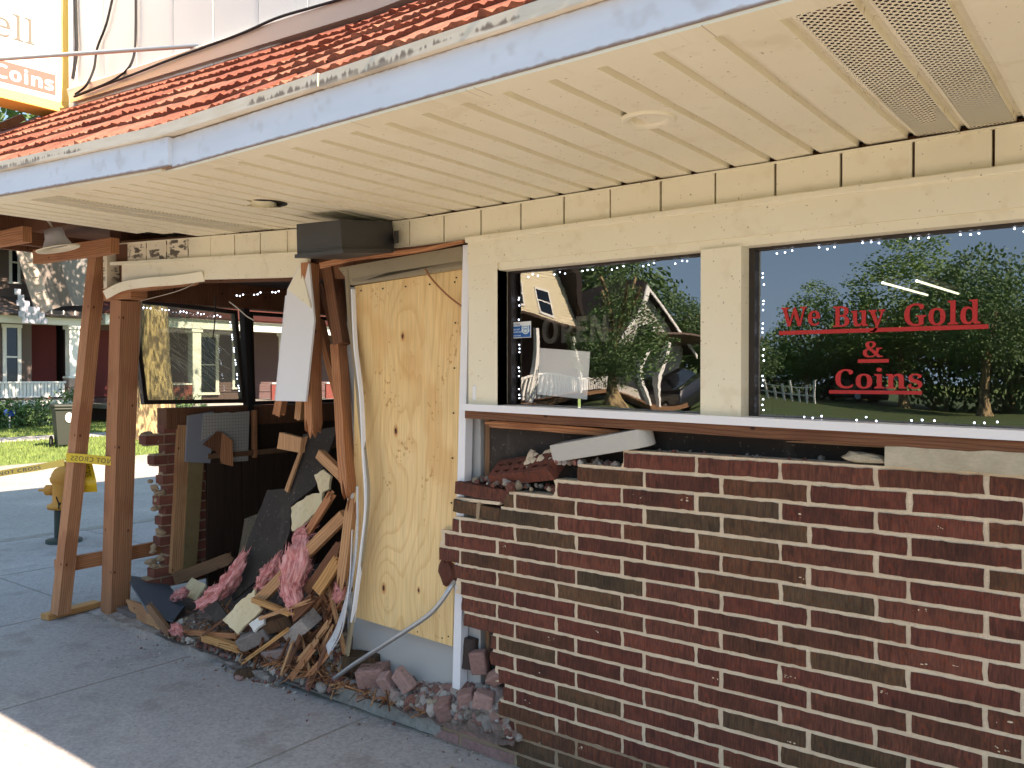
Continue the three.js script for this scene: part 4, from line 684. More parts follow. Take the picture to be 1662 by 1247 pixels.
// rubble: the mass under it all, then loose bricks, lumps, chips and splinters
const rub = kind(grp('rubble_heap'), 'stuff'); rub.userData.label = 'heap of crumbled plaster, brick dust and splinters in the smashed bay';
const heapH = (x, z) => { const e = z > -0.3 ? Math.max(0, 1 - (z + 0.3) / 0.4) : Math.max(0, 1 + (z + 0.3) / 0.5), r = Math.max(0, Math.min(1, (x + 4.35) / 0.95)); return 0.075 + e * (0.05 + 0.92 * r * r) + 0.05 * n3(x * 7, z * 7, 1) + 0.03 * n3(x * 19, z * 19, 2) + 0.022 * n3(x * 47, z * 47, 5); };
{ const g = new THREE.PlaneGeometry(1.85, 1.0, 120, 70).rotateX(-Math.PI / 2).translate(-4.3, 0, -0.45), p = g.attributes.position;
  for (let i = 0; i < p.count; i++) { const x = p.getX(i), z = p.getZ(i), ed = Math.min(1, ((x > -3.97 ? -0.05 : -0.02) - z) * 14) * Math.min(1, (x + 5.25) * 5); p.setY(i, 0.04 + (heapH(x, z) - 0.04) * Math.max(0, ed)); }
  kind(mk('rubble_bed', metreUV(g), std({ color: 0xb4a294, map: T.conc, bumpMap: T.grit, bumpScale: 0.02 }), rub), 'stuff'); }
const bedY = (x, z) => x > -3.4 || x < -5.2 ? 0 : 0.04 + (heapH(x, z) - 0.04) * Math.max(0, Math.min(1, ((x > -3.97 ? -0.05 : -0.02) - z) * 14) * Math.min(1, (x + 5.25) * 5));
const rocks = []; for (let i = 0; i < 8; i++) rocks.push(rock(1, i * 5.3));
function scatter(n, place, cols, r0, r1) {
  const per = rocks.map(() => []);
  for (let i = 0; i < n; i++) per[i % 8].push(place());
  per.forEach((l, gi) => { if (!l.length) return; const im = new THREE.InstancedMesh(rocks[gi], std({ bumpMap: T.grit, bumpScale: 0.004 }), l.length); im.name = 'rubble'; im.castShadow = im.receiveShadow = true;
    l.forEach((q, i) => { const r = rr(r0, r1) * (rnd() < 0.15 ? 1.7 : 1); im.setMatrixAt(i, new THREE.Matrix4().compose(V(q).setY(q[1] + r * 0.25), new THREE.Quaternion().setFromEuler(new THREE.Euler(rr(0, 6), rr(0, 6), rr(0, 6))), new THREE.Vector3(r, r, r))); im.setColorAt(i, new THREE.Color(pick(cols)).multiplyScalar(rr(0.75, 1.1))); });
    kind(im, 'stuff'); rub.add(im); });
}
const greys = [0xb8afa4, 0xa2988c, 0xd8d2c6, 0x8f8478, 0x9a8478, 0xa87062, 0x8c5a4c, 0xc4b49a];
scatter(900, () => { const x = -4.0 + 1.8 * Math.sqrt(rnd()) , z = rr(-0.2, 0.015); return [x, Math.max(0.1, bedY(x, z)) + 0.1 * Math.max(0, 1 - Math.abs(x + 2.55) / 0.45) * rnd(), z]; }, greys, 0.008, 0.024);
{ const g = new THREE.PlaneGeometry(1.0, 0.24, 60, 16).rotateX(-Math.PI / 2).translate(-2.72, 0, -0.09), p = g.attributes.position; for (let i = 0; i < p.count; i++) { const x = p.getX(i), z = p.getZ(i), t = Math.max(0, Math.min(1, (x + 3.2) / 0.75)); p.setY(i, 0.08 + 0.14 * t * Math.min(1, (0.03 - z) * 9) + 0.02 * n3(x * 20, z * 20, 3)); } kind(mk('rubble_bed', metreUV(g), std({ color: 0xb09a8c, map: T.conc, bumpMap: T.grit, bumpScale: 0.02 }), rub), 'stuff'); }
const pinks = [0xb89488, 0xa8847a, 0xc4aca0, 0xb4aca4, 0x9a8a82, 0x946a5e, 0xcabfb4];
const pile = (x, z) => 0.1 + 0.14 * Math.max(0, Math.min(1, (x + 3.2) / 0.75)) * Math.min(1, (0.03 - z) * 9);
scatter(620, () => { const x = -3.25 + 1.0 * Math.sqrt(rnd()), z = rr(-0.17, 0.015); return [x, pile(x, z), z]; }, pinks, 0.009, 0.026);
scatter(60, () => { const x = rr(-3.0, -2.3), z = rr(-0.14, 0.0); return [x, pile(x, z), z]; }, pinks, 0.024, 0.036);
scatter(700, () => { const x = -3.3 + 1.05 * Math.sqrt(rnd()), z = rr(-0.15, 0.01); return [x, pile(x, z) + 0.03 * rnd(), z]; }, pinks.concat([0xd6d0c8, 0xc2bab0]), 0.005, 0.014);
scatter(500, () => { const x = rr(-4.1, -3.2), z = rr(-0.16, 0.0); return [x, Math.max(0.1, bedY(x, z)), z]; }, pinks.concat(greys), 0.006, 0.02);
scatter(300, () => { const x = rr(-5.1, -3.9), z = rr(-0.15, 0.04); return [x, Math.max(0.05, bedY(x, z)), z]; }, greys, 0.005, 0.018);
scatter(520, () => { const x = -4.6 + 1.15 * Math.sqrt(rnd()), z = rr(-0.45, 0.03); return [x, bedY(x, z), z]; }, greys, 0.008, 0.026);
scatter(110, () => [-3.95 + rr(-0.5, 0.35) * rr(0.2, 1), 0.0, rr(0.0, 0.1)], greys, 0.003, 0.012);
scatter(170, () => [rr(-5.6, -2.3), 0, 0.02 + 0.75 * rnd() * rnd() * rnd()], greys, 0.0015, 0.0055);
scatter(420, () => { const x = -4.5 + 1.1 * Math.sqrt(rnd()), z = rr(-0.16, 0.04); return [x, Math.max(0.06, bedY(x, z)), z]; }, greys.concat([0x9a6a5c, 0xe0dad0]), 0.009, 0.024);
scatter(40, () => [rr(-2.03, -1.72), 1.33, rr(-0.08, -0.01)], greys, 0.008, 0.018);
scatter(50, () => [rr(-2.5, -2.05), 1.2 + rr(0, 0.02), rr(-0.08, 0)], greys, 0.007, 0.018);
scatter(26, () => [rr(-1.7, -0.75), 1.4, rr(-0.09, -0.02)], greys, 0.003, 0.008);
{ const l = []; for (let i = 0; i < 2800; i++) { const x = i % 2 ? -4.3 + 0.9 * Math.sqrt(rnd()) : -5.0 + 2.3 * Math.sqrt(rnd()) - (i % 3 === 0 ? 0 : 0.25), z = rr(-0.55, 0.05), on = x < -3.42, y = on ? Math.max(0.1, bedY(x, z)) + rr(0, 0.03) : 0.115; if (!on && z < -0.16) continue; const len = rr(0.03, 0.16) * (rnd() < 0.1 ? 1.6 : 1); const g = new THREE.BoxGeometry(rr(0.002, 0.009), len, rr(0.0015, 0.005)); g.applyMatrix4(new THREE.Matrix4().makeRotationFromEuler(new THREE.Euler(rr(0.7, 2.4), rr(0, 6.3), rr(-0.8, 0.8)))).translate(x, y, z); l.push(ruv(g)); if (i % 2) continue; }
  const h = Math.floor(l.length / 3); kind(mk('splinter', merge(l.slice(0, h)), M.palewood, rub), 'stuff'); kind(mk('splinter', merge(l.slice(h, 2 * h)), M.oldwood, rub), 'stuff'); kind(mk('splinter', merge(l.slice(2 * h)), M.darkwood, rub), 'stuff'); }
{ const l = [[], [], []]; for (let i = 0; i < 84; i++) { const x = -4.15 + 0.75 * Math.sqrt(rnd()), z = rr(-0.22, 0.06), len = rr(0.14, 0.42), g = timberGeo(len, rr(0.008, 0.036), rr(0.004, 0.014), 2, 0.006); g.rotateZ(rr(-1.15, -0.35) + (i % 5 === 0 ? 1.4 : 0)).rotateY(rr(-0.5, 0.5)).translate(x, heapH(x, z) + rr(0.005, 0.05), z); l[i % 3].push(g); } l.forEach((q, k) => kind(mk('lath', merge(q), [M.oldwood, M.darkwood, M.palewood][k], rub), 'stuff')); }
function coredBrick(l, h, d, n = 4) {                        // brick with two rows of core holes in its top face
  const s = new THREE.Shape([[-l / 2, -d / 2], [l / 2 - 0.01, -d / 2], [l / 2, d / 2], [-l / 2 + 0.006, d / 2]].map((a) => new THREE.Vector2(...a)));
  for (let i = 0; i < n; i++) for (const e of [-1, 1]) { const c = new THREE.Path(); c.absellipse((i - (n - 1) / 2) * l / (n + 0.4), e * d * 0.2, Math.min(0.019, l / n * 0.27), d * 0.115, 0, Math.PI * 2, true); s.holes.push(c); }
  return ruv(jitter(new THREE.ExtrudeGeometry(s, { depth: h, bevelEnabled: true, bevelSize: 0.003, bevelThickness: 0.003, bevelSegments: 1, curveSegments: 12 }).rotateX(-Math.PI / 2).translate(0, -h / 2, 0), 0.004, 30));
}
function loose(label, pos, rot, geo, mat) { const b = mk('loose_brick', geo, mat); b.position.set(...pos); b.rotation.set(...rot); return tag(b, label, 'brick'); }
loose('tilted cored brick lying on the broken steps of the brick wall', [-2.2, 1.285, -0.045], [0.72, 0.03, 0.2], coredBrick(0.37, 0.06, 0.1, 6), M.bricks[0]);
{ const l = []; for (let i = 0; i < 26; i++) l.push(rock(rr(0.01, 0.024), i).translate(rr(-2.2, -2.04), 1.318 + rr(0, 0.012), rr(-0.06, -0.02)).translate(0, 0, 0)); l.forEach((g) => { const p = g.attributes.position; for (let i = 0; i < p.count; i++) p.setY(i, p.getY(i) + (p.getX(i) + 2.2) * 0.2 - (p.getZ(i) + 0.045) * 0.8); g.computeVertexNormals(); }); kind(mk('mortar_crust', merge(l), M.mortar, scene.children.at(-1)), 'stuff'); const q = scene.children.at(-1); const m = q.children.at(-1); q.updateMatrix(); m.geometry.applyMatrix4(q.matrix.clone().invert()); }
loose('big holed brick standing at the front of the rubble heap', [-3.874, 0.168, -0.03], [0.42, 0.45, 0.02], coredBrick(0.21, 0.075, 0.12, 4), std({ color: 0xd8c4bc, map: T.conc, bumpMap: T.grit, bumpScale: 0.004 }));
loose('pale dusty cored brick tilted behind the big holed brick', [-3.684, 0.334, 0], [0.3, 0.2, 0.6], coredBrick(0.2, 0.07, 0.1, 3), M.rubble[2]);
loose('dark brick lying against the foot of the door panel', [-3.261, 0.222, -0.05], [0.1, 0.3, 0.02], brickGeo(0.2, 0.08, 0.09), M.bricks[5]);
loose('red brick half with pale mortar end left in front of the door', [-3.141, 0.186, -0.02], [0.2, 0.5, 0.05], coredBrick(0.15, 0.09, 0.09, 2), M.dustbrick[0]);
loose('pinkish brick half standing on edge in front of the door', [-3.027, 0.18, 0], [0.4, 0.2, 0.25], jitter(box(0.075, 0.095, 0.06, 0.01), 0.01, 18), M.dustbrick[1]);
loose('triangular broken brick leaning in the rubble at the door', [-2.911, 0.215, 0], [0.2, 0.1, 0.75], jitter(box(0.08, 0.12, 0.05, 0.01), 0.012, 18), M.dustbrick[1]);
loose('rounded brick lump at the corner of the concrete step', [-2.641, 0.139, 0], [0.3, 0.3, 0.2], jitter(box(0.09, 0.1, 0.08, 0.015), 0.016, 18), M.dustbrick[2]);
loose('reddish brick lump in the rubble under the wall break', [-2.526, 0.209, -0.02], [0.1, 0.6, 0.1], jitter(box(0.08, 0.075, 0.07, 0.012), 0.014, 20), M.dustbrick[0]);
loose('square pink brick piece at the wall foot right of the lumps', [-2.42, 0.226, -0.02], [0.05, 0.3, -0.1], jitter(box(0.095, 0.08, 0.07, 0.012), 0.012, 20, 3), M.dustbrick[1]);
loose('upright brown brick wedged in the hole of the wall', [-2.482, 0.378, -0.06], [0.1, 0.3, 0.15], jitter(box(0.08, 0.11, 0.06, 0.01), 0.01, 14, 5), M.dustbrick[2]);
loose('dusty red brick piece atop the rubble by the wall', [-2.36, 0.342, -0.03], [0.5, 0.3, 0.5], jitter(box(0.08, 0.055, 0.06, 0.01), 0.012, 20, 8), M.dustbrick[0]);
loose('grey mortar block lying left of the big holed brick', [-4.028, 0.224, 0.05], [0.2, 0.5, 0.35], jitter(box(0.2, 0.08, 0.1, 0.01), 0.01, 16, 8), M.rubble[1]);
loose('brown brick lying behind the large torn drywall piece', [-3.889, 0.324, 0], [0.3, 0.3, 0.3], brickGeo(0.24, 0.07, 0.09), M.bricks[4]);
loose('small red brick chip on the pavement before the heap', [-4.069, 0.01, 0.134], [0, 0.4, 0], rock(0.026, 3), M.dustbrick[0]);
loose('brown brick lying at the end of the concrete step', [-4.079, 0.008, 0.06], [0.1, 0.8, 0.1], brickGeo(0.15, 0.06, 0.08), M.bricks[4]);
tag(mk('stone_lump', rock(0.055, 4), M.stone), 'pale broken stone lump on the wall beside the coping stone', 'stone'); scene.children.at(-1).position.set(-0.79, 1.42, -0.03); scene.children.at(-1).scale.set(1.35, 0.6, 0.8);
// round-ended grey sill stone thrown on the broken steps
{ const s = new THREE.Shape(); s.moveTo(-0.24, -0.045); s.lineTo(0.17, -0.045); s.absarc(0.17, 0.005, 0.05, -Math.PI / 2, Math.PI / 2, false); s.lineTo(-0.24, 0.055); s.lineTo(-0.24, -0.045);
  const g = metreUV(new THREE.ExtrudeGeometry(s, { depth: 0.066, bevelEnabled: true, bevelSize: 0.004, bevelThickness: 0.004, bevelSegments: 2, curveSegments: 16 }).rotateX(-Math.PI / 2)); const o = mk('sill_stone', g, M.stoneGrey); o.position.set(-1.79, 1.385, -0.04); o.rotation.set(0.12, -0.04, 0.2); tag(o, 'grey sill stone with a rounded end lying across the broken wall', 'stone'); }
tag(mk('conduit_pipe', tubeGeo([[-3.392, 0.123, 0.03], [-3.234, 0.232, 0.04], [-3.009, 0.376, 0.05], [-2.832, 0.49, 0.05], [-2.69, 0.591, 0.04], [-2.629, 0.66, 0.03], [-2.601, 0.714, 0.01], [-2.597, 0.74, -0.02]], 0.0115, 50, 14), M.conduit), 'bent silver conduit pipe slanting from the brick wall to the step', 'pipe');
{ const g = new THREE.IcosahedronGeometry(0.05, 2), p = g.attributes.position; for (let i = 0; i < p.count; i++) { const x = p.getX(i), y = p.getY(i), z = p.getZ(i), k = 1 + 0.7 * n3(x * 30, y * 12, z * 30); p.setXYZ(i, x * k, y * k * 1.2, z * k * 0.5); } const o = mk('torn_paper', ruv(g), std({ color: 0x6a4038, map: T.gyp })); o.position.set(...[-2.649, 0.771, -0.03]); tag(o, 'crumpled brown paper sticking out of the wall above the pipe', 'paper'); }
mk('pipe_stub', jitter(new THREE.CylinderGeometry(0.04, 0.05, 0.14, 20, 4), 0.006, 40), std({ color: 0x3a2c26, roughness: 0.7 })).position.set(...[-2.552, 0.404, -0.09]); tag(scene.children.at(-1), 'rusty dark pipe stub inside the hole in the wall', 'pipe');
tag(timber('wall_stud', [-2.47, 0.1, -0.14], [-2.47, 1.5, -0.13], 0.03, 0.06, M.greywood, { side: [0, 0, 1] }), 'weathered stud edge between the door and the black sheathing', 'stud');
tag(mk('glass_sheet', sheetGeo([[-5, 0.712, -0.551], [-4.95, 0.747, -0.655], [-4.85, 0.472, -0.509], [-4.9, 0.451, -0.423]], 0.004), M.dirtyglass), 'broken glass sheet leaning behind the black board', 'glass');
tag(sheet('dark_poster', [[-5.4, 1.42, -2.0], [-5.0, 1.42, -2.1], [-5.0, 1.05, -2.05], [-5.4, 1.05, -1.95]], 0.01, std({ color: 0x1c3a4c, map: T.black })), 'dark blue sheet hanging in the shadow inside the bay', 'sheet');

// ---------------------------------------------------------------- letters, lights and papers in the shop windows
const loader = new FontLoader();
const serif = await loader.loadAsync('fonts/droid/droid_serif_bold.typeface.json'), sans = await loader.loadAsync('fonts/droid/droid_sans_bold.typeface.json'), serifR = await loader.loadAsync('fonts/droid/droid_serif_regular.typeface.json');
function fitText(txt, font, x0, x1, y0, y1, th) { const g = new TextGeometry(txt, { font, size: 1, depth: th, curveSegments: 6, bevelEnabled: false }); g.computeBoundingBox(); const b = g.boundingBox; const sx = (x1 - x0) / (b.max.x - b.min.x), sy = (y1 - y0) / (b.max.y - b.min.y); return g.translate(-b.min.x, -b.min.y, 0).scale(sx, sy, 1).translate(x0, y0, 0); }
{ const vinyl = std({ color: 0xb3201c, roughness: 0.5 }), o = grp('window_lettering', [0, 0, -0.069]); tag(o, 'red serif letters We Buy Gold and Coins on the right shop window', 'lettering');
  const A = [-1.083, 1.868, -0.069], B = [-0.453, 1.853, -0.069], C1 = [-1.083, 1.936, -0.069];
  mk('word', fitText('We', serif, A[0], [-0.946, 1.865, -0.069][0], A[1], C1[1], 0.0012), vinyl, o);
  mk('word', fitText('Buy', serif, [-0.902, 1.863, -0.069][0], [-0.733, 1.857, -0.069][0], [-0.805, 1.837, -0.069][1], [-0.903, 1.931, -0.069][1], 0.0012), vinyl, o);
  mk('word', fitText('Gold', serif, [-0.674, 1.857, -0.069][0], B[0], [-0.615, 1.855, -0.069][1], [-0.615, 1.932, -0.069][1], 0.0012), vinyl, o);
  mk('underline', boxAt([-1.09, 1.855, -0.069][0], [-0.431, 1.84, -0.069][0], [-0.805, 1.839, -0.069][1], [-0.805, 1.853, -0.069][1], 0, 0.0012), vinyl, o);
  mk('word', fitText('&', serif, [-0.803, 1.756, -0.069][0], [-0.74, 1.755, -0.069][0], [-0.775, 1.755, -0.069][1], [-0.775, 1.809, -0.069][1], 0.0012), vinyl, o);
  mk('underline', boxAt([-0.819, 1.741, -0.069][0], [-0.721, 1.74, -0.069][0], [-0.775, 1.737, -0.069][1], [-0.775, 1.749, -0.069][1], 0, 0.0012), vinyl, o);
  mk('word', fitText('Coins', serif, [-0.893, 1.649, -0.069][0], [-0.619, 1.652, -0.069][0], [-0.765, 1.65, -0.069][1], [-0.765, 1.72, -0.069][1], 0.0012), vinyl, o);
  mk('underline', boxAt([-0.914, 1.634, -0.069][0], [-0.619, 1.638, -0.069][0], [-0.765, 1.632, -0.069][1], [-0.765, 1.644, -0.069][1], 0, 0.0012), vinyl, o); }
{ const o = mk('open_sign', fitText('OPEN', sans, [-2.214, 1.842, -0.2][0], [-1.878, 1.834, -0.2][0], [-2.061, 1.838, -0.2][1], [-2.061, 1.955, -0.2][1], 0.02).translate(0, 0, -0.2), std({ color: 0x5c5a52 })); tag(o, 'unlit grey letters OPEN hanging behind the left shop window', 'sign'); }
tag(sheet('paper_notice', [[-2.152, 1.815, -0.08], [-1.895, 1.794, -0.08], [-1.91, 1.594, -0.08], [-2.168, 1.613, -0.08]], 0.001, std({ color: 0xe9e9e4 })), 'blank white paper sheet stuck inside the left shop window', 'paper');
function plate(name, pts, map, th = 0.001) { const g = sheetGeo(pts, th), p = g.attributes.position, uv = g.attributes.uv; const [a, b, , d] = pts.map(V), u = b.clone().sub(a), v = d.clone().sub(a), q = new THREE.Vector3(); for (let i = 0; i < p.count; i++) { q.fromBufferAttribute(p, i).sub(a); uv.setXY(i, q.dot(u) / u.lengthSq(), 1 - q.dot(v) / v.lengthSq()); } return mk(name, g, std({ map, roughness: 0.5 })); }
tag(plate('alarm_sticker', [[-2.344, 1.929, -0.068], [-2.193, 1.934, -0.068], [-2.193, 1.862, -0.068], [-2.344, 1.86, -0.068]], canvasTex(256, 160, (c, W, H) => { c.fillStyle = '#e4e6e4'; c.fillRect(0, 0, W, H); c.fillStyle = '#1d5ca6'; c.fillRect(8, 38, 150, 112); c.fillRect(150, 30, 98, 120); c.fillStyle = '#1d3c66'; c.font = 'bold 26px sans-serif'; c.fillText('PROTECTED', 10, 28); c.fillStyle = '#e8f0f4'; c.font = 'italic bold 28px serif'; c.fillText('Central', 40, 78); c.fillText('Control', 56, 104); c.font = 'bold 20px sans-serif'; c.fillText('ALARM SYSTEM', 12, 140); c.fillStyle = '#cfdde2'; c.beginPath(); c.moveTo(168, 24); c.lineTo(236, 24); c.lineTo(240, 92); c.quadraticCurveTo(202, 150, 166, 92); c.fill(); c.strokeStyle = '#4f7fae'; c.lineWidth = 5; c.strokeRect(180, 42, 46, 22); c.beginPath(); c.arc(203, 86, 18, 0, 6.3); c.stroke(); })), 'small blue and white alarm sticker at the left edge of the window', 'sticker');
function lightString(label, pts, r = 0.003) { const o = grp('string_lights'); tag(o, label, 'string lights'); mk('wire', tubeGeo(pts.length > 40 ? pts.filter((_, i) => i % 3 === 0) : pts, 0.0009, 80, 4), M.wire, o); kind(mk('bulb', merge(pts.map((p) => new THREE.IcosahedronGeometry(r, 1).translate(p[0], p[1], p[2] + 0.005))), M.led, o), 'stuff'); }
const trip = (a, b, n, jit = 0.006) => { const l = []; a = V(a); b = V(b); for (let i = 0; i < n; i++) for (const k of [0, 0.2, 0.4]) { const p = a.clone().lerp(b, (i + k * 0.9 + 0.12) / n); l.push([p.x + rr(-jit, jit) * 0.5, p.y + rr(-jit, jit), p.z]); } return l; };
lightString('string of small white lights round the right shop window', [...trip([0.5, 1.545, -0.09], [-1.1, 1.548, -0.09], 9), ...trip([-1.155, 1.56, -0.09], [-1.155, 2.11, -0.09], 6), ...trip([-1.12, 2.138, -0.09], [0.5, 2.138, -0.09], 11)]);
lightString('string of small white lights round the left shop window', [...trip([-2.272, 1.58, -0.09], [-2.272, 2.1, -0.09], 5), ...trip([-2.24, 2.135, -0.09], [-1.38, 2.135, -0.09], 6)]);
lightString('string of white lights along the top of the leaning side window', trip([-5.8, 2.191, -0.254], [-5.8, 2.156, -0.968], 5), 0.0045);
lightString('string of white lights down the dark mullion of the side windows', trip([-5.75, 2.128, -0.946], [-5.75, 1.527, -1.032], 6), 0.004);
lightString('few white lights under the cream casing over the bay', trip([-4.331, 2.167, -0.03], [-3.823, 2.165, -0.03], 3), 0.004);
// shop ceiling tubes
{ const em = std({ color: 0xffffff, emissive: 0xfff3d2, emissiveIntensity: 0.5 });
  for (const [a, b, label] of [[[-1.473, 2.31, -3], [-1.427, 2.274, -3.4], 'lit ceiling tube behind the lettering, left of a pair'], [[-1.266, 2.308, -3], [-1.217, 2.261, -3.4], 'lit ceiling tube behind the lettering, right of a pair']]) {
    const o = grp('fluorescent_light'); tag(o, label, 'ceiling light'); const bb = [b[0], a[1], a[2] - 1.1], aa = a;
    mk('tube', tubeGeo([aa, bb], 0.008, 2, 10), em, o); mk('fitting', boxAt(-0.05, 0.05, 0.02, 0.05, -0.6, 0.6), M.dark, o).position.set((aa[0] + bb[0]) / 2, aa[1] + 0.01, (aa[2] + bb[2]) / 2);
    const l = new THREE.RectAreaLight(0xfff3d2, 2, 0.06, 1.1); l.position.set((aa[0] + bb[0]) / 2, aa[1] - 0.025, (aa[2] + bb[2]) / 2); l.rotation.x = -Math.PI / 2; o.add(l); } }
// a few dim things in the shop: counter and shelving
{ const o = grp('display_counter', [-1.2, 0.07, -2.4]); tag(o, 'dark display counter dimly seen inside the shop', 'counter'); mk('base', boxAt(-1.4, 1.4, 0, 0.9, -0.3, 0.3), M.panel, o); mk('top', boxAt(-1.43, 1.43, 0.9, 0.93, -0.33, 0.33, 0.008), M.darkwood, o); }
{ const o = grp('wall_shelf', [-3.2, 0.07, -5.8]); tag(o, 'tall dark shelving against the back wall of the shop', 'shelf'); for (let i = 0; i < 5; i++) mk('shelf_board', boxAt(-1.6, 1.6, 0.3 + i * 0.42, 0.33 + i * 0.42, -0.15, 0.15), M.panel, o); for (const x of [-1.62, 0, 1.62]) mk('upright', boxAt(x - 0.02, x + 0.02, 0, 2.1, -0.151, 0.151), M.panel, o); }

// ---------------------------------------------------------------- sign box, brace and cables on the upper wall
{ const o = grp('shop_sign', [-5.95, 3.49, 0.16]); tag(o, 'yellow framed white box sign with red band at the upper left', 'sign');
  const yel = std({ color: 0xeccb6c, roughness: 0.45 }), L = 1.5, H = 1.75, D = 0.24;
  mk('box', boxAt(-D, -0.012, 0.01, H - 0.01, 0.01, L - 0.01), yel, o);
  mk('face', boxAt(-0.014, -0.004, 0.05, H - 0.05, 0.05, L - 0.05), std({ color: 0xf0efea, roughness: 0.3 }), o);
  mk('frame', merge([boxAt(-0.02, 0.006, 0, 0.07, 0, L, 0.006), boxAt(-0.02, 0.006, H - 0.07, H, 0, L, 0.006), boxAt(-0.02, 0.0055, 0.07, H - 0.07, 0, 0.07, 0.006), boxAt(-0.02, 0.0055, 0.07, H - 0.07, L - 0.07, L, 0.006)]), yel, o);
  const red = std({ color: 0xb8625a });
  mk('band', boxAt(-0.006, -0.0025, 0.105, 0.245, 0.105, L - 0.11), red, o);
  const tx = (t, f, z1, z0, y0, y1, m, n) => mk(n, fitText(t, f, 0, z1 - z0, y0, y1, 0.002).rotateY(Math.PI / 2).translate(-0.003, 0, z1), m, o);
  tx('Coins', sans, 0.485, 0.12, 0.13, 0.225, std({ color: 0xf4f2ec }), 'word');
  tx('ell', serifR, 0.49, 0.235, 0.40, 0.57, std({ color: 0x6a655c }), 'word'); }
tag(mk('brace_pipe', new THREE.CylinderGeometry(0.012, 0.012, 1, 12), M.conduit), 'thin white brace pipe running from the upper wall to the sign', 'pipe');
{ const m = scene.children.at(-1), a = V([-4.286, 3.547, 0.225]), b = V([-5.55, 3.577, 0.832]); m.scale.y = a.distanceTo(b); m.quaternion.setFromUnitVectors(new THREE.Vector3(0, 1, 0), b.clone().sub(a).normalize()); m.position.copy(a).add(b).multiplyScalar(0.5); }
const cable = (label, pts, r = 0.008) => tag(mk('cable', tubeGeo(pts, r, 60, 6), M.wire), label, 'cable');
cable('thick black cable running down the corner of the upper wall', [[-5.773, 4.29, 0.22], [-5.763, 4.042, 0.218], [-5.751, 3.895, 0.22], [-5.768, 3.762, 0.225], [-5.784, 3.682, 0.23]], 0.012);
cable('black cable looping down from the top, left of a pair', [[-5.257, 4.106, 0.22], [-5.353, 3.937, 0.22], [-5.474, 3.809, 0.22], [-5.496, 3.684, 0.23], [-5.529, 3.579, 0.262], [-5.664, 3.544, 0.27]]);
cable('black cable looping down from the top, right of a pair', [[-4.987, 4.031, 0.22], [-4.989, 3.814, 0.22], [-5, 3.677, 0.222], [-5.026, 3.591, 0.24], [-5.133, 3.541, 0.262], [-5.66, 3.531, 0.272]]);
cable('long black cable lying along the top of the metal flashing', [[-5.692, 3.535, 0.265], [-5.288, 3.528, 0.262], [-4.877, 3.518, 0.262], [-4.568, 3.514, 0.262], [-4.191, 3.502, 0.262], [-3.821, 3.491, 0.262], [-3.535, 3.494, 0.262], [-3.248, 3.472, 0.262], [-3.018, 3.454, 0.262], [-2.478, 3.426, 0.262]], 0.007);

// ---------------------------------------------------------------- hydrant, bin, lawn sign, bushes
{ const o = grp('fire_hydrant', [-8.88, 0, -1.09], 0.5); tag(o, 'yellow fire hydrant with a dark green foot behind the slender post', 'hydrant');
  const y = std({ color: 0xcd9036, roughness: 0.55, bumpMap: T.grit, bumpScale: 0.002 }), g = std({ color: 0x26342c, roughness: 0.6 }), lathe = (p) => new THREE.LatheGeometry(p.map((a) => new THREE.Vector2(...a)), 32);
  mk('foot', lathe([[0.17, 0], [0.17, 0.03], [0.1, 0.035], [0.09, 0.06], [0.09, 0.34]]), g, o);
  mk('barrel', lathe([[0.09, 0.34], [0.15, 0.345], [0.155, 0.37], [0.155, 0.385], [0.12, 0.4], [0.105, 0.42], [0.108, 0.6], [0.125, 0.62], [0.13, 0.66], [0.115, 0.67]]), y, o);
  mk('bonnet', lathe([[0.12, 0.67], [0.112, 0.7], [0.085, 0.745], [0.045, 0.77], [0.03, 0.775], [0.028, 0.82], [0.0005, 0.822]]), y, o);
  const noz = (a, r, l) => { const n = mk('nozzle', lathe([[r, 0], [r, l * 0.5], [r * 1.2, l * 0.52], [r * 1.2, l * 0.8], [r * 0.9, l * 0.85], [r * 0.35, l * 0.86], [r * 0.3, l * 1.15], [0.0005, l * 1.16]]).rotateX(Math.PI / 2), y, o); n.position.set(0, 0.53, 0); n.rotation.y = a; };
  noz(-1.4, 0.045, 0.22); noz(Math.PI, 0.045, 0.22); noz(Math.PI / 2, 0.065, 0.2);
  mk('chain', tubeGeo([[0.06, 0.49, 0.19], [0.07, 0.42, 0.17], [0.05, 0.36, 0.14], [0.04, 0.42, 0.11]], 0.007, 20, 5), M.dark, o); }
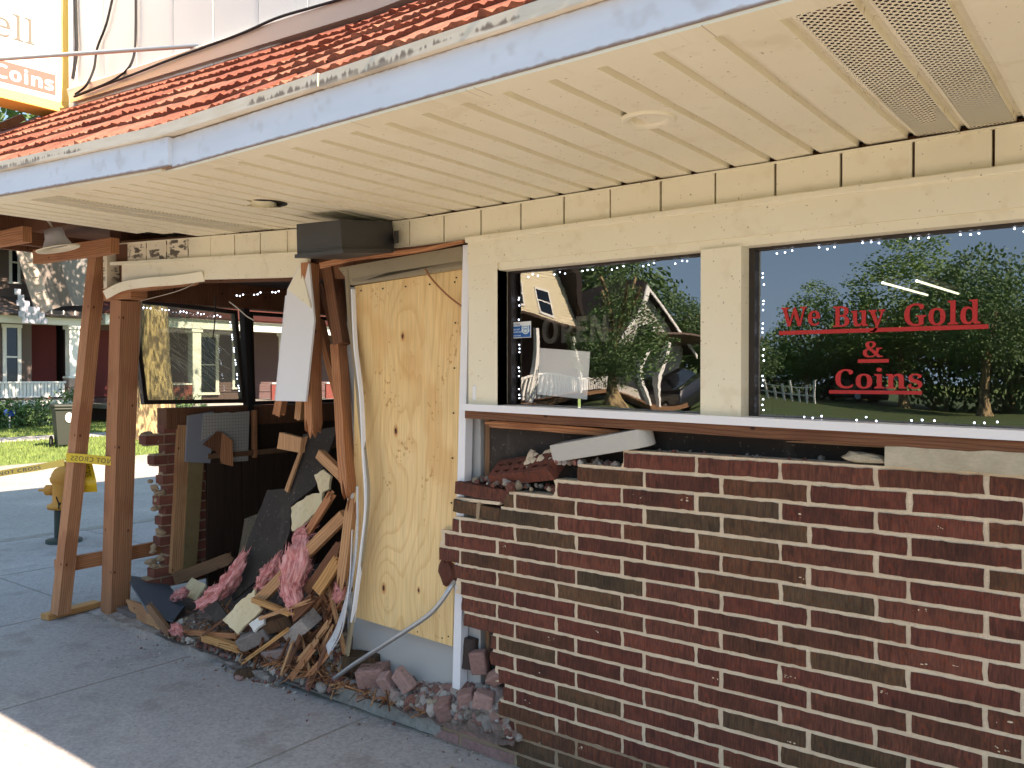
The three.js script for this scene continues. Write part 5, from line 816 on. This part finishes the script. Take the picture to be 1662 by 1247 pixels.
{ const o = grp('wheeled_bin', [-20.75, 0, -6.5], -0.25); tag(o, 'dark green wheeled rubbish bin with a white badge on the far verge', 'bin');
  const g = std({ color: 0x2a2e26, roughness: 0.6 }); const b = new THREE.BoxGeometry(0.55, 0.85, 0.58, 1, 3, 1), p = b.attributes.position; for (let i = 0; i < p.count; i++) { const k = 0.78 + 0.22 * (p.getY(i) + 0.425) / 0.85; p.setX(i, p.getX(i) * k); p.setZ(i, p.getZ(i) * k); }
  mk('body', metreUV(b.translate(0, 0.5, 0)), g, o); mk('rim', boxAt(-0.31, 0.31, 0.9, 0.95, -0.32, 0.32, 0.02), g, o); mk('lid', boxAt(-0.33, 0.31, 0.955, 1.03, -0.33, 0.33, 0.03), g, o); mk('handle', tubeGeo([[-0.3, 0.95, -0.25], [-0.4, 0.95, -0.2], [-0.4, 0.95, 0.2], [-0.3, 0.95, 0.25]], 0.018, 20, 6), g, o);
  for (const z of [-0.3, 0.3]) { const w = mk('wheel', new THREE.TorusGeometry(0.11, 0.03, 10, 24), M.dark, o); w.position.set(-0.18, 0.14, z * 1.02); mk('hub', new THREE.CylinderGeometry(0.07, 0.07, 0.03, 16).rotateX(Math.PI / 2), M.steel, w); }
  const bd = mk('badge', new THREE.CylinderGeometry(0.09, 0.09, 0.006, 20).rotateZ(Math.PI / 2).scale(1, 1.3, 0.9), M.white, o); bd.position.set(0.272, 0.72, 0); }
{ const o = grp('lawn_sign', [-29.6, 0, -8.7]); tag(o, 'small blue oval sign on a stake before the bushes', 'sign'); mk('stake', boxAt(-0.015, 0.015, 0, 0.45, -0.02, 0.02), M.white, o); mk('panel', new THREE.CylinderGeometry(0.17, 0.17, 0.015, 28).rotateZ(Math.PI / 2).scale(1, 0.75, 1.1), std({ color: 0x24489a }), o).position.set(0.02, 0.52, 0); }
const leafMat = (c) => new THREE.MeshPhysicalMaterial({ color: c, vertexColors: true, roughness: 0.8, side: THREE.DoubleSide, transmission: 0.3, thickness: 0 });
const leafMats = [leafMat(0x73904a), leafMat(0x587640), leafMat(0x86993e)];
function foliage(lobes, n, s) {                               // many small leaf faces in clumps on and in the lobes
  const pos = [], col = [], clump = [];
  const vol = lobes.map((l) => l[3] * l[4] * l[5]), tot = vol.reduce((a, b) => a + b, 0);
  lobes.forEach((l, li) => { const m = Math.round(n / 14 * vol[li] / tot); for (let i = 0; i < m; i++) { const a = rr(0, 6.283), c = rr(-1, 1), r = Math.cbrt(rr(0.25, 1)), q = Math.sqrt(1 - c * c); clump.push([l[0] + l[3] * r * q * Math.cos(a), l[1] + l[4] * r * c, l[2] + l[5] * r * q * Math.sin(a)]); } });
  for (const c of clump) { const t = rr(0.75, 1.25), R = s * 2.6; for (let i = 0; i < 14; i++) { const x = c[0] + rr(-R, R), y = c[1] + rr(-R, R) * 0.8, z = c[2] + rr(-R, R); const d = new THREE.Vector3(rr(-1, 1), rr(-1, 0.4), rr(-1, 1)).normalize().multiplyScalar(s * rr(0.7, 1.4)), e = new THREE.Vector3(rr(-1, 1), rr(-1, 1), rr(-1, 1)).cross(d).normalize().multiplyScalar(s * 0.45); pos.push(x, y, z, x + d.x * 0.5 + e.x, y + d.y * 0.5 + e.y, z + d.z * 0.5 + e.z, x + d.x, y + d.y, z + d.z, x, y, z, x + d.x, y + d.y, z + d.z, x + d.x * 0.5 - e.x, y + d.y * 0.5 - e.y, z + d.z * 0.5 - e.z); const k = t * rr(0.85, 1.15); for (let j = 0; j < 6; j++) col.push(k, k, k * 0.95); } }
  const g = new THREE.BufferGeometry(); g.setAttribute('position', new THREE.Float32BufferAttribute(pos, 3)); g.setAttribute('color', new THREE.Float32BufferAttribute(col, 3)); g.computeVertexNormals(); return g;
}
const barkMat = std({ map: T.bark, bumpMap: T.barkB, bumpScale: 0.06 });
function trunkGeo(h, r, limbs) { const g = new THREE.CylinderGeometry(r * 0.62, r, h, 28, 24, true), p = g.attributes.position; for (let i = 0; i < p.count; i++) { const x = p.getX(i), y = p.getY(i) + h / 2, z = p.getZ(i), a = Math.atan2(z, x), k = 1 + 0.07 * Math.sin(a * 5 + y) + 0.1 * n3(Math.cos(a) * 2, y * 0.7, Math.sin(a) * 2) + 0.75 * Math.exp(-y * 2.4) * (0.8 + 0.35 * Math.sin(a * 4 + 1)); p.setXYZ(i, x * k, y, z * k); }
  const uv = g.attributes.uv; for (let i = 0; i < uv.count; i++) uv.setXY(i, uv.getX(i) * 6.28 * r, uv.getY(i) * h); g.computeVertexNormals();
  return merge([g, ...limbs.map(([a, rad, up, q]) => tubeGeo([[0, h * 0.9, 0], [Math.cos(a) * rad * 0.35, h + up * 0.35, Math.sin(a) * rad * 0.35], [Math.cos(a) * rad, h + up, Math.sin(a) * rad]], q, 10, 8))]); }
const limbs5 = (R, up, q) => [0, 1.3, 2.5, 3.8, 5.1].map((a, i) => [a + i * 0.1, R * (0.55 + 0.1 * (i % 3)), up * (0.5 + 0.15 * (i % 2)), q]);
function tree(label, pos, h, r, lobes, n, s, mat, group) { const o = grp('tree', pos); tag(o, label, 'tree', group); mk('trunk', trunkGeo(h, r, limbs5(lobes[0][3], lobes[0][4] * 1.5, r * 0.3)), barkMat, o); mk('crown', foliage(lobes, n, s), mat, o); return o; }
tree('big old street tree with a thick sunlit trunk seen through the broken corner', [-21.75, 0, -9.25], 5.2, 0.5, [[0, 9.5, 0, 5.2, 3.6, 5.0], [2.6, 7.6, 2.8, 3.2, 2.0, 3.2], [-2.5, 8.0, -2.5, 3.4, 2.2, 3.4], [-1.5, 7.5, 3.5, 3, 1.8, 3], [1, 8, -4, 3, 2, 3], [0.5, 12, -1, 4.6, 2.6, 4.8]], 17000, 0.2, leafMats[1]);  // top crown lobe, out of view, added with denser leaves to shade the gable
tree('street tree whose leaves show under the sign at the top left', [-22, 0, 1.2], 4.6, 0.36, [[0, 8.4, 0, 4.4, 3.0, 4.2], [1.5, 7.0, -3, 2.6, 1.8, 2.6], [-1, 9.8, 2, 3, 2, 3]], 6500, 0.2, leafMats[0]);
tree('far tree with yellow green leaves between the two houses', [-42, 0, -13.5], 2.5, 0.3, [[0, 6, 0, 4, 4.2, 4], [0, 3.4, 1, 3, 2.4, 3]], 5000, 0.22, leafMats[2]);
function bush(label, pos, lobes, n) { const o = mk('bush', foliage(lobes, n, 0.09), leafMats[1]); o.position.set(...pos); tag(o, label, 'bush'); }
bush('broad dark green bush under the white porch rail, leftmost', [-29.9, 0, -8.6], [[0, 0.45, 0, 0.6, 0.5, 0.8]], 1300);
bush('dark green bush before the porch skirt, in the middle', [-29.9, 0, -9.7], [[0, 0.42, 0, 0.55, 0.5, 0.7]], 1200);
bush('taller light bush beside the porch lattice', [-30.0, 0, -10.75], [[0, 0.6, 0, 0.35, 0.6, 0.35]], 600);
bush('low bush by the front steps of the far house', [-29.9, 0, -15.2], [[0, 0.4, 0, 0.5, 0.5, 0.9]], 800);

// ---------------------------------------------------------------- houses across the side street
const paintW = std({ color: 0xe6e6e2, roughness: 0.6 }), brownW = std({ color: 0x6e605a, roughness: 0.8 }), redW = std({ color: 0x6a2c2a, roughness: 0.8 }), plumW = std({ color: 0x65504f, roughness: 0.8 }), shingle = std({ map: T.shingle, bumpMap: T.grit, bumpScale: 0.01 }), redRoof = std({ color: 0xb5563c, map: T.shingle }), paneDark = new THREE.MeshPhysicalMaterial({ color: 0x10141a, roughness: 0.08, metalness: 0 });
function clap(parent, name, x, z0, z1, y0, y1, m, step = 0.12) { const l = []; for (let y = y0; y < y1 - 0.01; y += step) { const h = Math.min(step, y1 - y); const g = new THREE.BoxGeometry(0.03, h, z1 - z0), p = g.attributes.position; for (let i = 0; i < p.count; i++) if (p.getY(i) > 0 && p.getX(i) > 0) p.setX(i, -0.005); l.push(metreUV(g.translate(x, y + h / 2, (z0 + z1) / 2))); } return kind(mk(name, merge(l), m, parent), 'stuff'); }
function hwin(parent, x, z0, z1, y0, y1, fw = 0.12) { const w = part('window', parent); mk('frame', merge([boxAt(x - 0.02, x + 0.05, y0, y1, z0, z0 + fw), boxAt(x - 0.02, x + 0.05, y0, y1, z1 - fw, z1), boxAt(x - 0.02, x + 0.06, y1, y1 + fw, z0 - 0.03, z1 + 0.03), boxAt(x - 0.02, x + 0.07, y0 - fw * 0.7, y0, z0 - 0.03, z1 + 0.03), boxAt(x - 0.02, x + 0.04, (y0 + y1) / 2 - 0.03, (y0 + y1) / 2 + 0.03, z0 + fw, z1 - fw)]), paintW, w); mk('pane', boxAt(x - 0.012, x + 0.005, y0, y1, z0 + fw, z1 - fw), paneDark, w); return w; }
{ const h = grp('porch_house', [-31, 0, 0]); tag(h, 'brown house with a white porch rail at the far left', 'house');
  mk('wall_block', boxAt(-9, -1.03, 0, 7, -10.4, -2), brownW, h); clap(h, 'clapboard', -1.0, -10.15, -2, 1.0, 7, brownW);
  mk('wall_block', boxAt(-9, -2.53, 0, 7, -11.9, -10.4), redW, h); clap(h, 'clapboard', -2.5, -11.9, -10.4, 1.0, 3.5, redW);
  mk('porch_floor', boxAt(-2.4, 0.5, 0.7, 0.86, -11.6, -2), paintW, h); mk('skirt', boxAt(0.3, 0.4, 0.55, 0.7, -11.5, -2), paintW, h);
  mk('porch_beam', boxAt(0, 0.45, 3.5, 3.9, -11.7, -2), paintW, h); mk('porch_ceiling', boxAt(-2.4, 0.0, 3.7, 3.78, -11.7, -2), paintW, h);
  mk('porch_roof', metreUV(new THREE.BoxGeometry(3.2, 0.08, 10.4).rotateZ(-0.38).translate(-0.75, 4.35, -6.9)), shingle, h);
  mk('roof', metreUV(new THREE.BoxGeometry(8, 0.15, 11.5).rotateZ(-0.55).translate(-3.2, 8.3, -6.5)), shingle, h);
  const rl = part('porch_rail', h); mk('top_rail', boxAt(0.28, 0.4, 1.46, 1.52, -10.95, -2), paintW, rl); mk('bottom_rail', boxAt(0.3, 0.38, 0.97, 1.02, -10.95, -2), paintW, rl);
  { const l = []; for (let z = -10.9; z < -2; z += 0.115) l.push(boxAt(0.31, 0.37, 1.02, 1.46, z, z + 0.088)); kind(mk('baluster', merge(l), paintW, rl), 'stuff'); }
  for (const z of [-11.25, -6.4]) { const c = part('column', h); mk('shaft', boxAt(0.05, 0.4, 1.7, 3.36, z - 0.18, z + 0.18, 0.02), paintW, c); mk('capital', boxAt(0.0, 0.45, 3.36, 3.5, z - 0.24, z + 0.24, 0.02), paintW, c); mk('base', boxAt(0.0, 0.46, 1.62, 1.7, z - 0.25, z + 0.25, 0.015), paintW, c); for (let k = 0; k < 5; k++) mk('pier_stone', boxAt(0.0, 0.44, 0.0 + k * 0.325, 0.315 + k * 0.325, z - 0.23, z + 0.23, 0.03), std({ color: 0xb09a90, bumpMap: T.grit, bumpScale: 0.02 }), c); }
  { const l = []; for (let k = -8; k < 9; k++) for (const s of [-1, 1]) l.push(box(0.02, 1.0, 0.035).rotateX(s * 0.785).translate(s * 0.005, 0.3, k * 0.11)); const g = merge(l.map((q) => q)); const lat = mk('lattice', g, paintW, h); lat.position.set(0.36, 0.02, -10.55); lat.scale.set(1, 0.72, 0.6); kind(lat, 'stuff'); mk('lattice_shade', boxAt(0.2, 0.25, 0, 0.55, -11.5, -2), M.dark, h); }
  hwin(h, -0.98, -10.02, -9.42, 1.35, 3.4); hwin(h, -0.98, -9.0, -8.2, 1.35, 3.4, 0.16); hwin(h, -0.98, -9.2, -8.3, 4.8, 6.4, 0.2); hwin(h, -0.98, -7, -6, 1.35, 3.4); hwin(h, -0.98, -10.0, -9.65, 5.0, 6.4, 0.08);
  // steep gable roof standing forward over the porch, shown in strips of shingle with a white shingled cheek
  const gr = part('steep_gable', h);
  const s0 = [-30.5, 5.96, -9.333], s1 = [-30.5, 3.553, -10.007];
  const strip = (n, ta, tb, ba, bb, m, dx) => mk(n, sheetGeo([[ta[0] + 31 + dx, ta[1], ta[2]], [tb[0] + 31 + dx, tb[1], tb[2]], [bb[0] + 31 + dx, bb[1], bb[2]], [ba[0] + 31 + dx, ba[1], ba[2]]], 0.06), m, gr);
  const dk = std({ color: 0x7c726c, bumpMap: T.grit, bumpScale: 0.01 }), lt = std({ color: 0xa3958c });
  strip('rake_board', [-30.5, 6.086, -9.18], [-30.5, 6.115, -9.411], [-30.5, 3.695, -9.888], [-30.5, 3.747, -10.068], lt, 0.12);
  strip('roof_strip', [-30.5, 6.115, -9.411], [-30.5, 6.143, -9.644], [-30.5, 3.788, -10.048], [-30.5, 4.066, -10.434], std({ color: 0xb4a69c }), 0.06);
  strip('roof_strip', [-30.5, 6.143, -9.644], [-30.5, 6.197, -10.08], [-30.5, 4.001, -10.413], [-30.5, 4.128, -10.723], dk, 0.0);
  strip('roof_strip', [-30.5, 6.197, -10.08], [-30.5, 6.262, -10.609], [-30.5, 4.126, -10.702], [-30.5, 4.199, -11.143], std({ color: 0x6c625c }), -0.08);
  strip('roof_strip', [-30.5, 6.262, -10.609], [-30.5, 6.497, -12.518], [-30.5, 4.196, -11.101], [-30.5, 4.297, -12.282], std({ color: 0x7e7a78 }), -0.2);
  for (let k = 0; k < 9; k++) { const t = (k + 0.5) / 9.2, y = 398 + 112 * t; void y; const a = [s0[0] + 31 + 0.1, s0[1] + (s1[1] - s0[1]) * t, s0[2] + (s1[2] - s0[2]) * t]; const sl = mk('shingle_course', box(0.09, 0.025, 0.3).rotateX(0.3), lt, gr); sl.position.set(a[0], a[1] + 0.02, a[2] - 0.2); }
  for (let r = 0; r < 6; r++) for (let c = 0; c < 1 + Math.floor(r * 0.75); c++) { const g = box(0.03, 0.19, 0.2, 0.01), m = mk('shingle', g, std({ color: 0xb4b4c2 }), gr); const px = [-30, 4.49, -9.431]; m.position.set(1.0, px[1] - r * 0.185, px[2] + 0.3 - c * 0.21 - (r % 2) * 0.07 - r * 0.03); }
  mk('gutter', boxAt(0.45, 0.58, 3.86, 3.97, -12.1, -9.9, 0.02), std({ color: 0x5e544e }), h);
  for (let z = -12; z < -10; z += 0.4) mk('gutter_clip', boxAt(0.57, 0.6, 3.84, 4.0, z, z + 0.04), paintW, h); }
{ const h = grp('porch_house', [-31, 0, -13]); tag(h, 'plum coloured house with white porch posts seen through the broken windows', 'house');
  mk('wall_block', boxAt(-9, -2.03, 0, 6.6, -14, 0.6), plumW, h); clap(h, 'clapboard', -2.0, -14, 0.6, 1.0, 6.6, plumW); clap(h, 'red_clapboard', -1.97, -2.4, 0.55, 0.9, 3.5, redW);
  mk('porch_floor', boxAt(-2, 0.5, 0.5, 0.66, -14, 0.6), std({ color: 0x8a8680 }), h);
  mk('porch_beam', boxAt(0, 0.5, 3.6, 4.0, -14.2, 0.7), paintW, h); mk('porch_ceiling', boxAt(-2.0, 0.0, 3.75, 3.8, -14.2, 0.7), paintW, h);
  mk('porch_roof', metreUV(new THREE.BoxGeometry(3.4, 0.08, 15.2).rotateZ(-0.42).translate(-0.9, 4.72, -6.7)), redRoof, h); mk('eave_board', boxAt(0.5, 0.62, 3.95, 4.08, -14.3, 0.8), std({ color: 0x77716c }), h);
  mk('roof', metreUV(new THREE.BoxGeometry(9, 0.15, 15.5).rotateZ(-0.55).translate(-3.8, 8.2, -6.7)), shingle, h);
  for (const z of [-0.2, -3.02, -7.4, -10.6]) { const c = part('column', h); mk('shaft', boxAt(0.05, 0.42, 0.66, 3.46, z - 0.19, z + 0.19, 0.02), paintW, c); mk('capital', boxAt(0.0, 0.47, 3.46, 3.6, z - 0.25, z + 0.25, 0.02), paintW, c); }
  hwin(h, -1.95, [-33, 3.625, -18.518][2] + 13, [-33, 3.582, -17.472][2] + 13, 1.0, 3.4, 0.16); hwin(h, -1.95, -6.9, -6.2, 1.2, 3.4, 0.12); hwin(h, -1.95, -9.9, -8.9, 1.2, 3.4, 0.2); hwin(h, -1.95, -2.0, -1.2, 1.2, 3.4, 0.12);
  const rl = part('porch_rail', h); for (const [a, b] of [[-2.9, -0.2], [-7.2, -6.6], [-10.5, -9.6]]) { mk('red_panel', boxAt(0.3, 0.4, 0.66, 1.35, a, b), std({ color: 0x7c4038 }), rl); mk('top_rail', boxAt(0.26, 0.44, 1.36, 1.42, a, b), paintW, rl); }
  mk('step_block', boxAt(0.5, 1.6, 0, 0.55, -7.3, -5.3), std({ color: 0x84483c }), h); }
tag(mk('barbecue_cover', jitter(new THREE.SphereGeometry(0.5, 20, 14).scale(0.8, 0.9, 0.8), 0.08, 4), M.dark), 'dark covered shape standing left of the tree trunk', 'barbecue'); scene.children.at(-1).position.set(-29.3, 0.45, -13.4);

// ---------------------------------------------------------------- what the shop windows mirror: the other side of the main street
struct0('far_verge', boxAt(-90, 90, -0.12, 0.0, 13.3, 110), std({ color: 0x93a08a, map: T.grass }));
struct0('opposite_kerb', boxAt(-60, 70, -0.14, 0.012, 13.1, 13.3), M.curb);
struct0('opposite_walk', boxAt(-60, 70, -0.1, 0.015, 16.2, 17.8), M.conc);
function gable(o, name, x0, x1, z, y0, prof, m) { const s = new THREE.Shape(); s.moveTo(x0, y0); s.lineTo(x1, y0); for (const [x, y] of prof) s.lineTo(x, y); return mk(name, metreUV(new THREE.ExtrudeGeometry(s, { depth: 9, bevelEnabled: false })).translate(0, 0, z), m, o); }
function fwin(o, x0, x1, y0, y1, z) { const w = part('window', o); mk('frame', merge([boxAt(x0 - 0.1, x0, y0 - 0.1, y1 + 0.1, z - 0.06, z + 0.02), boxAt(x1, x1 + 0.1, y0 - 0.1, y1 + 0.1, z - 0.06, z + 0.02), boxAt(x0, x1, y1, y1 + 0.1, z - 0.06, z + 0.02), boxAt(x0, x1, y0 - 0.1, y0, z - 0.06, z + 0.02), boxAt(x0, x1, (y0 + y1) / 2 - 0.03, (y0 + y1) / 2 + 0.03, z - 0.05, z + 0.02)]), paintW, w); mk('pane', boxAt(x0, x1, y0, y1, z - 0.02, z + 0.01), paneDark, w); }
{ const o = grp('gambrel_house', [-22, 0, 27], -1.45); tag(o, 'cream gambrel house mirrored in the left shop window', 'house'); const creamW = std({ color: 0xd9cfb0, roughness: 0.7 }), cx = 0, hw = 4.6;
  gable(o, 'wall', -hw, hw, 0, 3.6, [[hw, 4.0], [hw * 0.6, 7.2], [0, 8.9], [-hw * 0.6, 7.2], [-hw, 4.0]], creamW);
  { const l = []; for (let y = 3.7; y < 8.6; y += 0.16) { const k = y < 7.2 ? 1 - 0.4 * Math.max(0, y - 4) / 3.2 : 0.6 * (8.9 - y) / 1.7; l.push(boxAt(-hw * k, hw * k, y, y + 0.14, -0.03, -0.005)); } kind(mk('clapboard', merge(l), creamW, o), 'stuff'); }
  const rf = (a, b) => mk('roof', sheetGeo([[a[0], a[1], -0.4], [b[0], b[1], -0.4], [b[0], b[1], 9.2], [a[0], a[1], 9.2]], 0.16), std({ color: 0x5a4a40, map: T.shingle }), o);
  for (const s of [-1, 1]) { rf([s * (hw + 0.25), 3.8], [s * (hw * 0.6 + 0.1), 7.25]); rf([s * (hw * 0.6 + 0.1), 7.25], [0, 9.0]); }
  fwin(o, -1.25, -0.2, 4.4, 5.6, -0.03); fwin(o, 1.25, 2.3, 4.3, 5.5, -0.03);
  mk('lower_wall', boxAt(-hw, hw, 0, 3.6, 0.6, 9), std({ color: 0x4a3a36 }), o); mk('porch_roof', metreUV(new THREE.BoxGeometry(hw * 2 + 0.8, 0.12, 2.6).rotateX(0.16).translate(cx, 3.6, -1.1)), std({ color: 0x8f7a62, map: T.shingle }), o);
  for (const x of [-1, -0.35, 0.35, 1]) mk('porch_post', boxAt(x * (hw - 0.2) - 0.1, x * (hw - 0.2) + 0.1, 0.6, 3.4, -2.1, -1.9), paintW, o); mk('porch_floor', boxAt(-hw, hw, 0.4, 0.6, -2.3, 0.6), M.greywood, o);
  { const l = []; for (let x = -hw; x < hw; x += 0.18) l.push(boxAt(x, x + 0.09, 0.7, 1.4, -2.04, -1.98)); l.push(boxAt(-hw, hw, 1.4, 1.48, -2.06, -1.96)); kind(mk('porch_rail', merge(l), paintW, o), 'stuff'); } }
{ const o = grp('gable_house', [-20, 0, 34.7], -1.5); tag(o, 'white trimmed gable house mirrored behind leaves in the left shop window', 'house'); const gw = std({ color: 0xb9b9b2, roughness: 0.7 }), hy = 5.8;
  gable(o, 'wall', -3.2, 3.2, 0, 0, [[3.2, hy - 3.4], [0, hy], [-3.2, hy - 3.4]], gw);
  for (const s of [-1, 1]) { mk('roof', sheetGeo([[0, hy + 0.1, -0.4], [s * 3.6, hy - 3.75, -0.4], [s * 3.6, hy - 3.75, 9], [0, hy + 0.1, 9]], 0.16), std({ color: 0x4a4642, map: T.shingle }), o); mk('rake_board', sheetGeo([[0, hy + 0.02, -0.45], [s * 3.6, hy - 3.83, -0.45], [s * 3.6, hy - 4.05, -0.45], [0, hy - 0.22, -0.45]], 0.06), paintW, o); }
  for (const x of [-3, -2, 1.2, 2, 3]) mk('porch_post', boxAt(x - 0.09, x + 0.09, 0.4, 2.7, -2.4, -2.2), paintW, o); mk('porch_roof', metreUV(new THREE.BoxGeometry(7, 0.12, 2.6).rotateX(0.2).translate(0, 2.9, -1.3)), shingle, o); mk('porch_floor', boxAt(-3.2, 3.2, 0.2, 0.4, -2.5, 0), M.greywood, o); fwin(o, -0.5, 0.5, hy - 3.2, hy - 1.9, -0.03); }
const crownA = foliage([[0, 6.3, 0, 2.6, 3.4, 2.6], [0.3, 9.2, 0, 1.5, 2.0, 1.5], [-1.2, 4.6, 0.5, 2.2, 2.0, 2.2], [1.4, 5.0, -0.5, 2.2, 2.2, 2.2], [0, 3.2, 0, 1.8, 1.4, 1.8]], 12000, 0.17), crownB = foliage([[0, 6, 0, 4.2, 3.4, 4.2], [2.5, 5, 1, 2.6, 2.4, 2.6], [-2.4, 5.4, -1, 2.8, 2.6, 2.8], [0, 8.2, 0, 2.6, 1.8, 2.6], [0, 3.6, 0, 3, 1.6, 3]], 13000, 0.2), trunkA = trunkGeo(3.4, 0.25, limbs5(2, 3, 0.07));
function mirrorTree(label, p, crown, sy, sx, mat) { const o = grp('tree', [p[0], 0, p[2]]); tag(o, label, 'tree'); mk('trunk', trunkA, barkMat, o); const c = mk('crown', crown, leafMats[mat], o); c.scale.set(sx, sy, sx); c.rotation.y = p[0]; }
mirrorTree('tallest tree mirrored in the right window, above the word Buy', [-13.084, 0.557, 55], crownA, 1.02, 1.5, 0);
mirrorTree('pointed small tree mirrored left of the word We in the right window', [-19.48, 0.458, 56], crownA, 0.7, 0.95, 0);
mirrorTree('round dark tree mirrored at the right end of the lettering', [-7.89, 0.707, 50], crownB, 0.88, 0.85, 1);
mirrorTree('low spreading tree mirrored low at the left edge of the right window', [-24.716, 0.324, 60], crownB, 0.45, 1.0, 0);
mirrorTree('bushy tree mirrored beneath the words in the right window', [-17.187, 0.388, 62], crownB, 0.52, 1.3, 1);
mirrorTree('dark tree mirrored at the lower right of the right window', [-7.897, 0.54, 60], crownB, 0.55, 1.2, 1);
mirrorTree('wide tree mirrored over the roofs in the left window', [-31.069, 0.442, 48], crownB, 1.2, 1.3, 1);
mirrorTree('tall tree mirrored over the gambrel roof in the left window', [-32.601, 0.455, 46], crownB, 1.3, 1.2, 1);
mirrorTree('leafy tree mirrored before the gable house in the left window', [-16.979, 0.972, 27], crownA, 0.5, 0.6, 1);
mirrorTree('leafy tree mirrored at the right side of the left window', [-22.965, 0.613, 44], crownB, 0.68, 0.9, 1);
mirrorTree('slim tree mirrored at the mullion of the windows', [-21.458, 0.599, 46], crownB, 0.55, 0.7, 1);
{ const g = foliage([[-26, 2.2, 0, 9, 2.6, 1.6], [-12, 1.8, 1, 8, 2.4, 1.6], [2, 2.4, 0, 8, 2.8, 1.8], [15, 2.0, 1, 8, 2.4, 1.6], [28, 2.6, 0, 9, 2.8, 1.8]], 40000, 0.24); const o = mk('hedgerow', g, leafMats[1]); o.position.set(-10, 0, 57); o.scale.set(1, 1.25, 1); kind(o, 'stuff'); o.userData.label = 'dark leafy hedgerow behind the mirrored trees in the right window'; }
{ const o = grp('picket_fence'); tag(o, 'white fence posts mirrored at the lower left of the right window', 'fence'); const a = V([-19.997, 0.617, 46]), b = V([-15.654, 0.673, 46]); for (let i = 0; i < 9; i++) { const p = a.clone().lerp(b, i / 8); mk('post', boxAt(-0.06, 0.06, 0, 1.0 + (i % 3) * 0.35, -0.06, 0.06), paintW, o).position.set(p.x, 0, 46); } mk('rail', boxAt(a.x, b.x, 0.5, 0.6, 45.98, 46.02), paintW, o); mk('rail', boxAt(a.x, b.x, 1.1, 1.2, 45.98, 46.02), paintW, o); }
// parked cars
{ const p = [-19.64, 0.475, 36], o = grp('parked_car', [p[0], 0, 36], 0.25); tag(o, 'dark parked car mirrored low in the left shop window', 'car'); const paint = new THREE.MeshPhysicalMaterial({ color: 0x15161c, roughness: 0.35, clearcoat: 1, clearcoatRoughness: 0.05 });
  const s = new THREE.Shape(); s.moveTo(-2.2, 0.3); s.lineTo(2.2, 0.3); s.quadraticCurveTo(2.3, 0.6, 2.15, 0.85); s.quadraticCurveTo(1.6, 0.98, 1.05, 1.0); s.quadraticCurveTo(0.5, 1.42, 0.2, 1.45); s.lineTo(-0.9, 1.45); s.quadraticCurveTo(-1.5, 1.35, -1.8, 1.02); s.quadraticCurveTo(-2.3, 0.95, -2.2, 0.3);
  mk('body', new THREE.ExtrudeGeometry(s, { depth: 1.5, bevelEnabled: true, bevelSize: 0.1, bevelThickness: 0.14, bevelSegments: 4, curveSegments: 12 }).translate(0, 0, -0.75), paint, o);
  const sg = new THREE.Shape(); sg.moveTo(0.95, 1.02); sg.quadraticCurveTo(0.5, 1.38, 0.15, 1.4); sg.lineTo(-0.85, 1.4); sg.quadraticCurveTo(-1.35, 1.3, -1.6, 1.03); sg.lineTo(0.95, 1.02);
  for (const z of [-0.93, 0.9]) mk('side_window', new THREE.ExtrudeGeometry(sg, { depth: 0.03, bevelEnabled: false, curveSegments: 10 }).translate(0, 0, z), paneDark, o);
  for (const x of [-1.4, 1.4]) for (const z of [-0.85, 0.85]) { const w = mk('wheel', new THREE.TorusGeometry(0.25, 0.09, 12, 28), M.dark, o); w.position.set(x, 0.33, z); mk('rim', new THREE.CylinderGeometry(0.2, 0.2, 0.12, 20).rotateX(Math.PI / 2), M.steel, w); } 
  for (const z of [-0.6, 0.6]) { mk('headlight', box(0.06, 0.14, 0.3, 0.03), M.white, o).position.set(2.22, 0.72, z); mk('tail_light', box(0.06, 0.14, 0.3, 0.03), std({ color: 0x7a1010, roughness: 0.3 }), o).position.set(-2.26, 0.78, z); } }
{ const src = scene.getObjectByName('parked_car'); for (const [x, l] of [[[-17.152, 0.025, 58][0], 'dark parked car mirrored under the word Coins in the right window']]) { const c = src.clone(); c.name = topName('parked_car'); c.position.set(x, 0, 58); c.userData = { label: l, category: 'car' }; scene.add(c); } }
renderer.render(scene, camera);
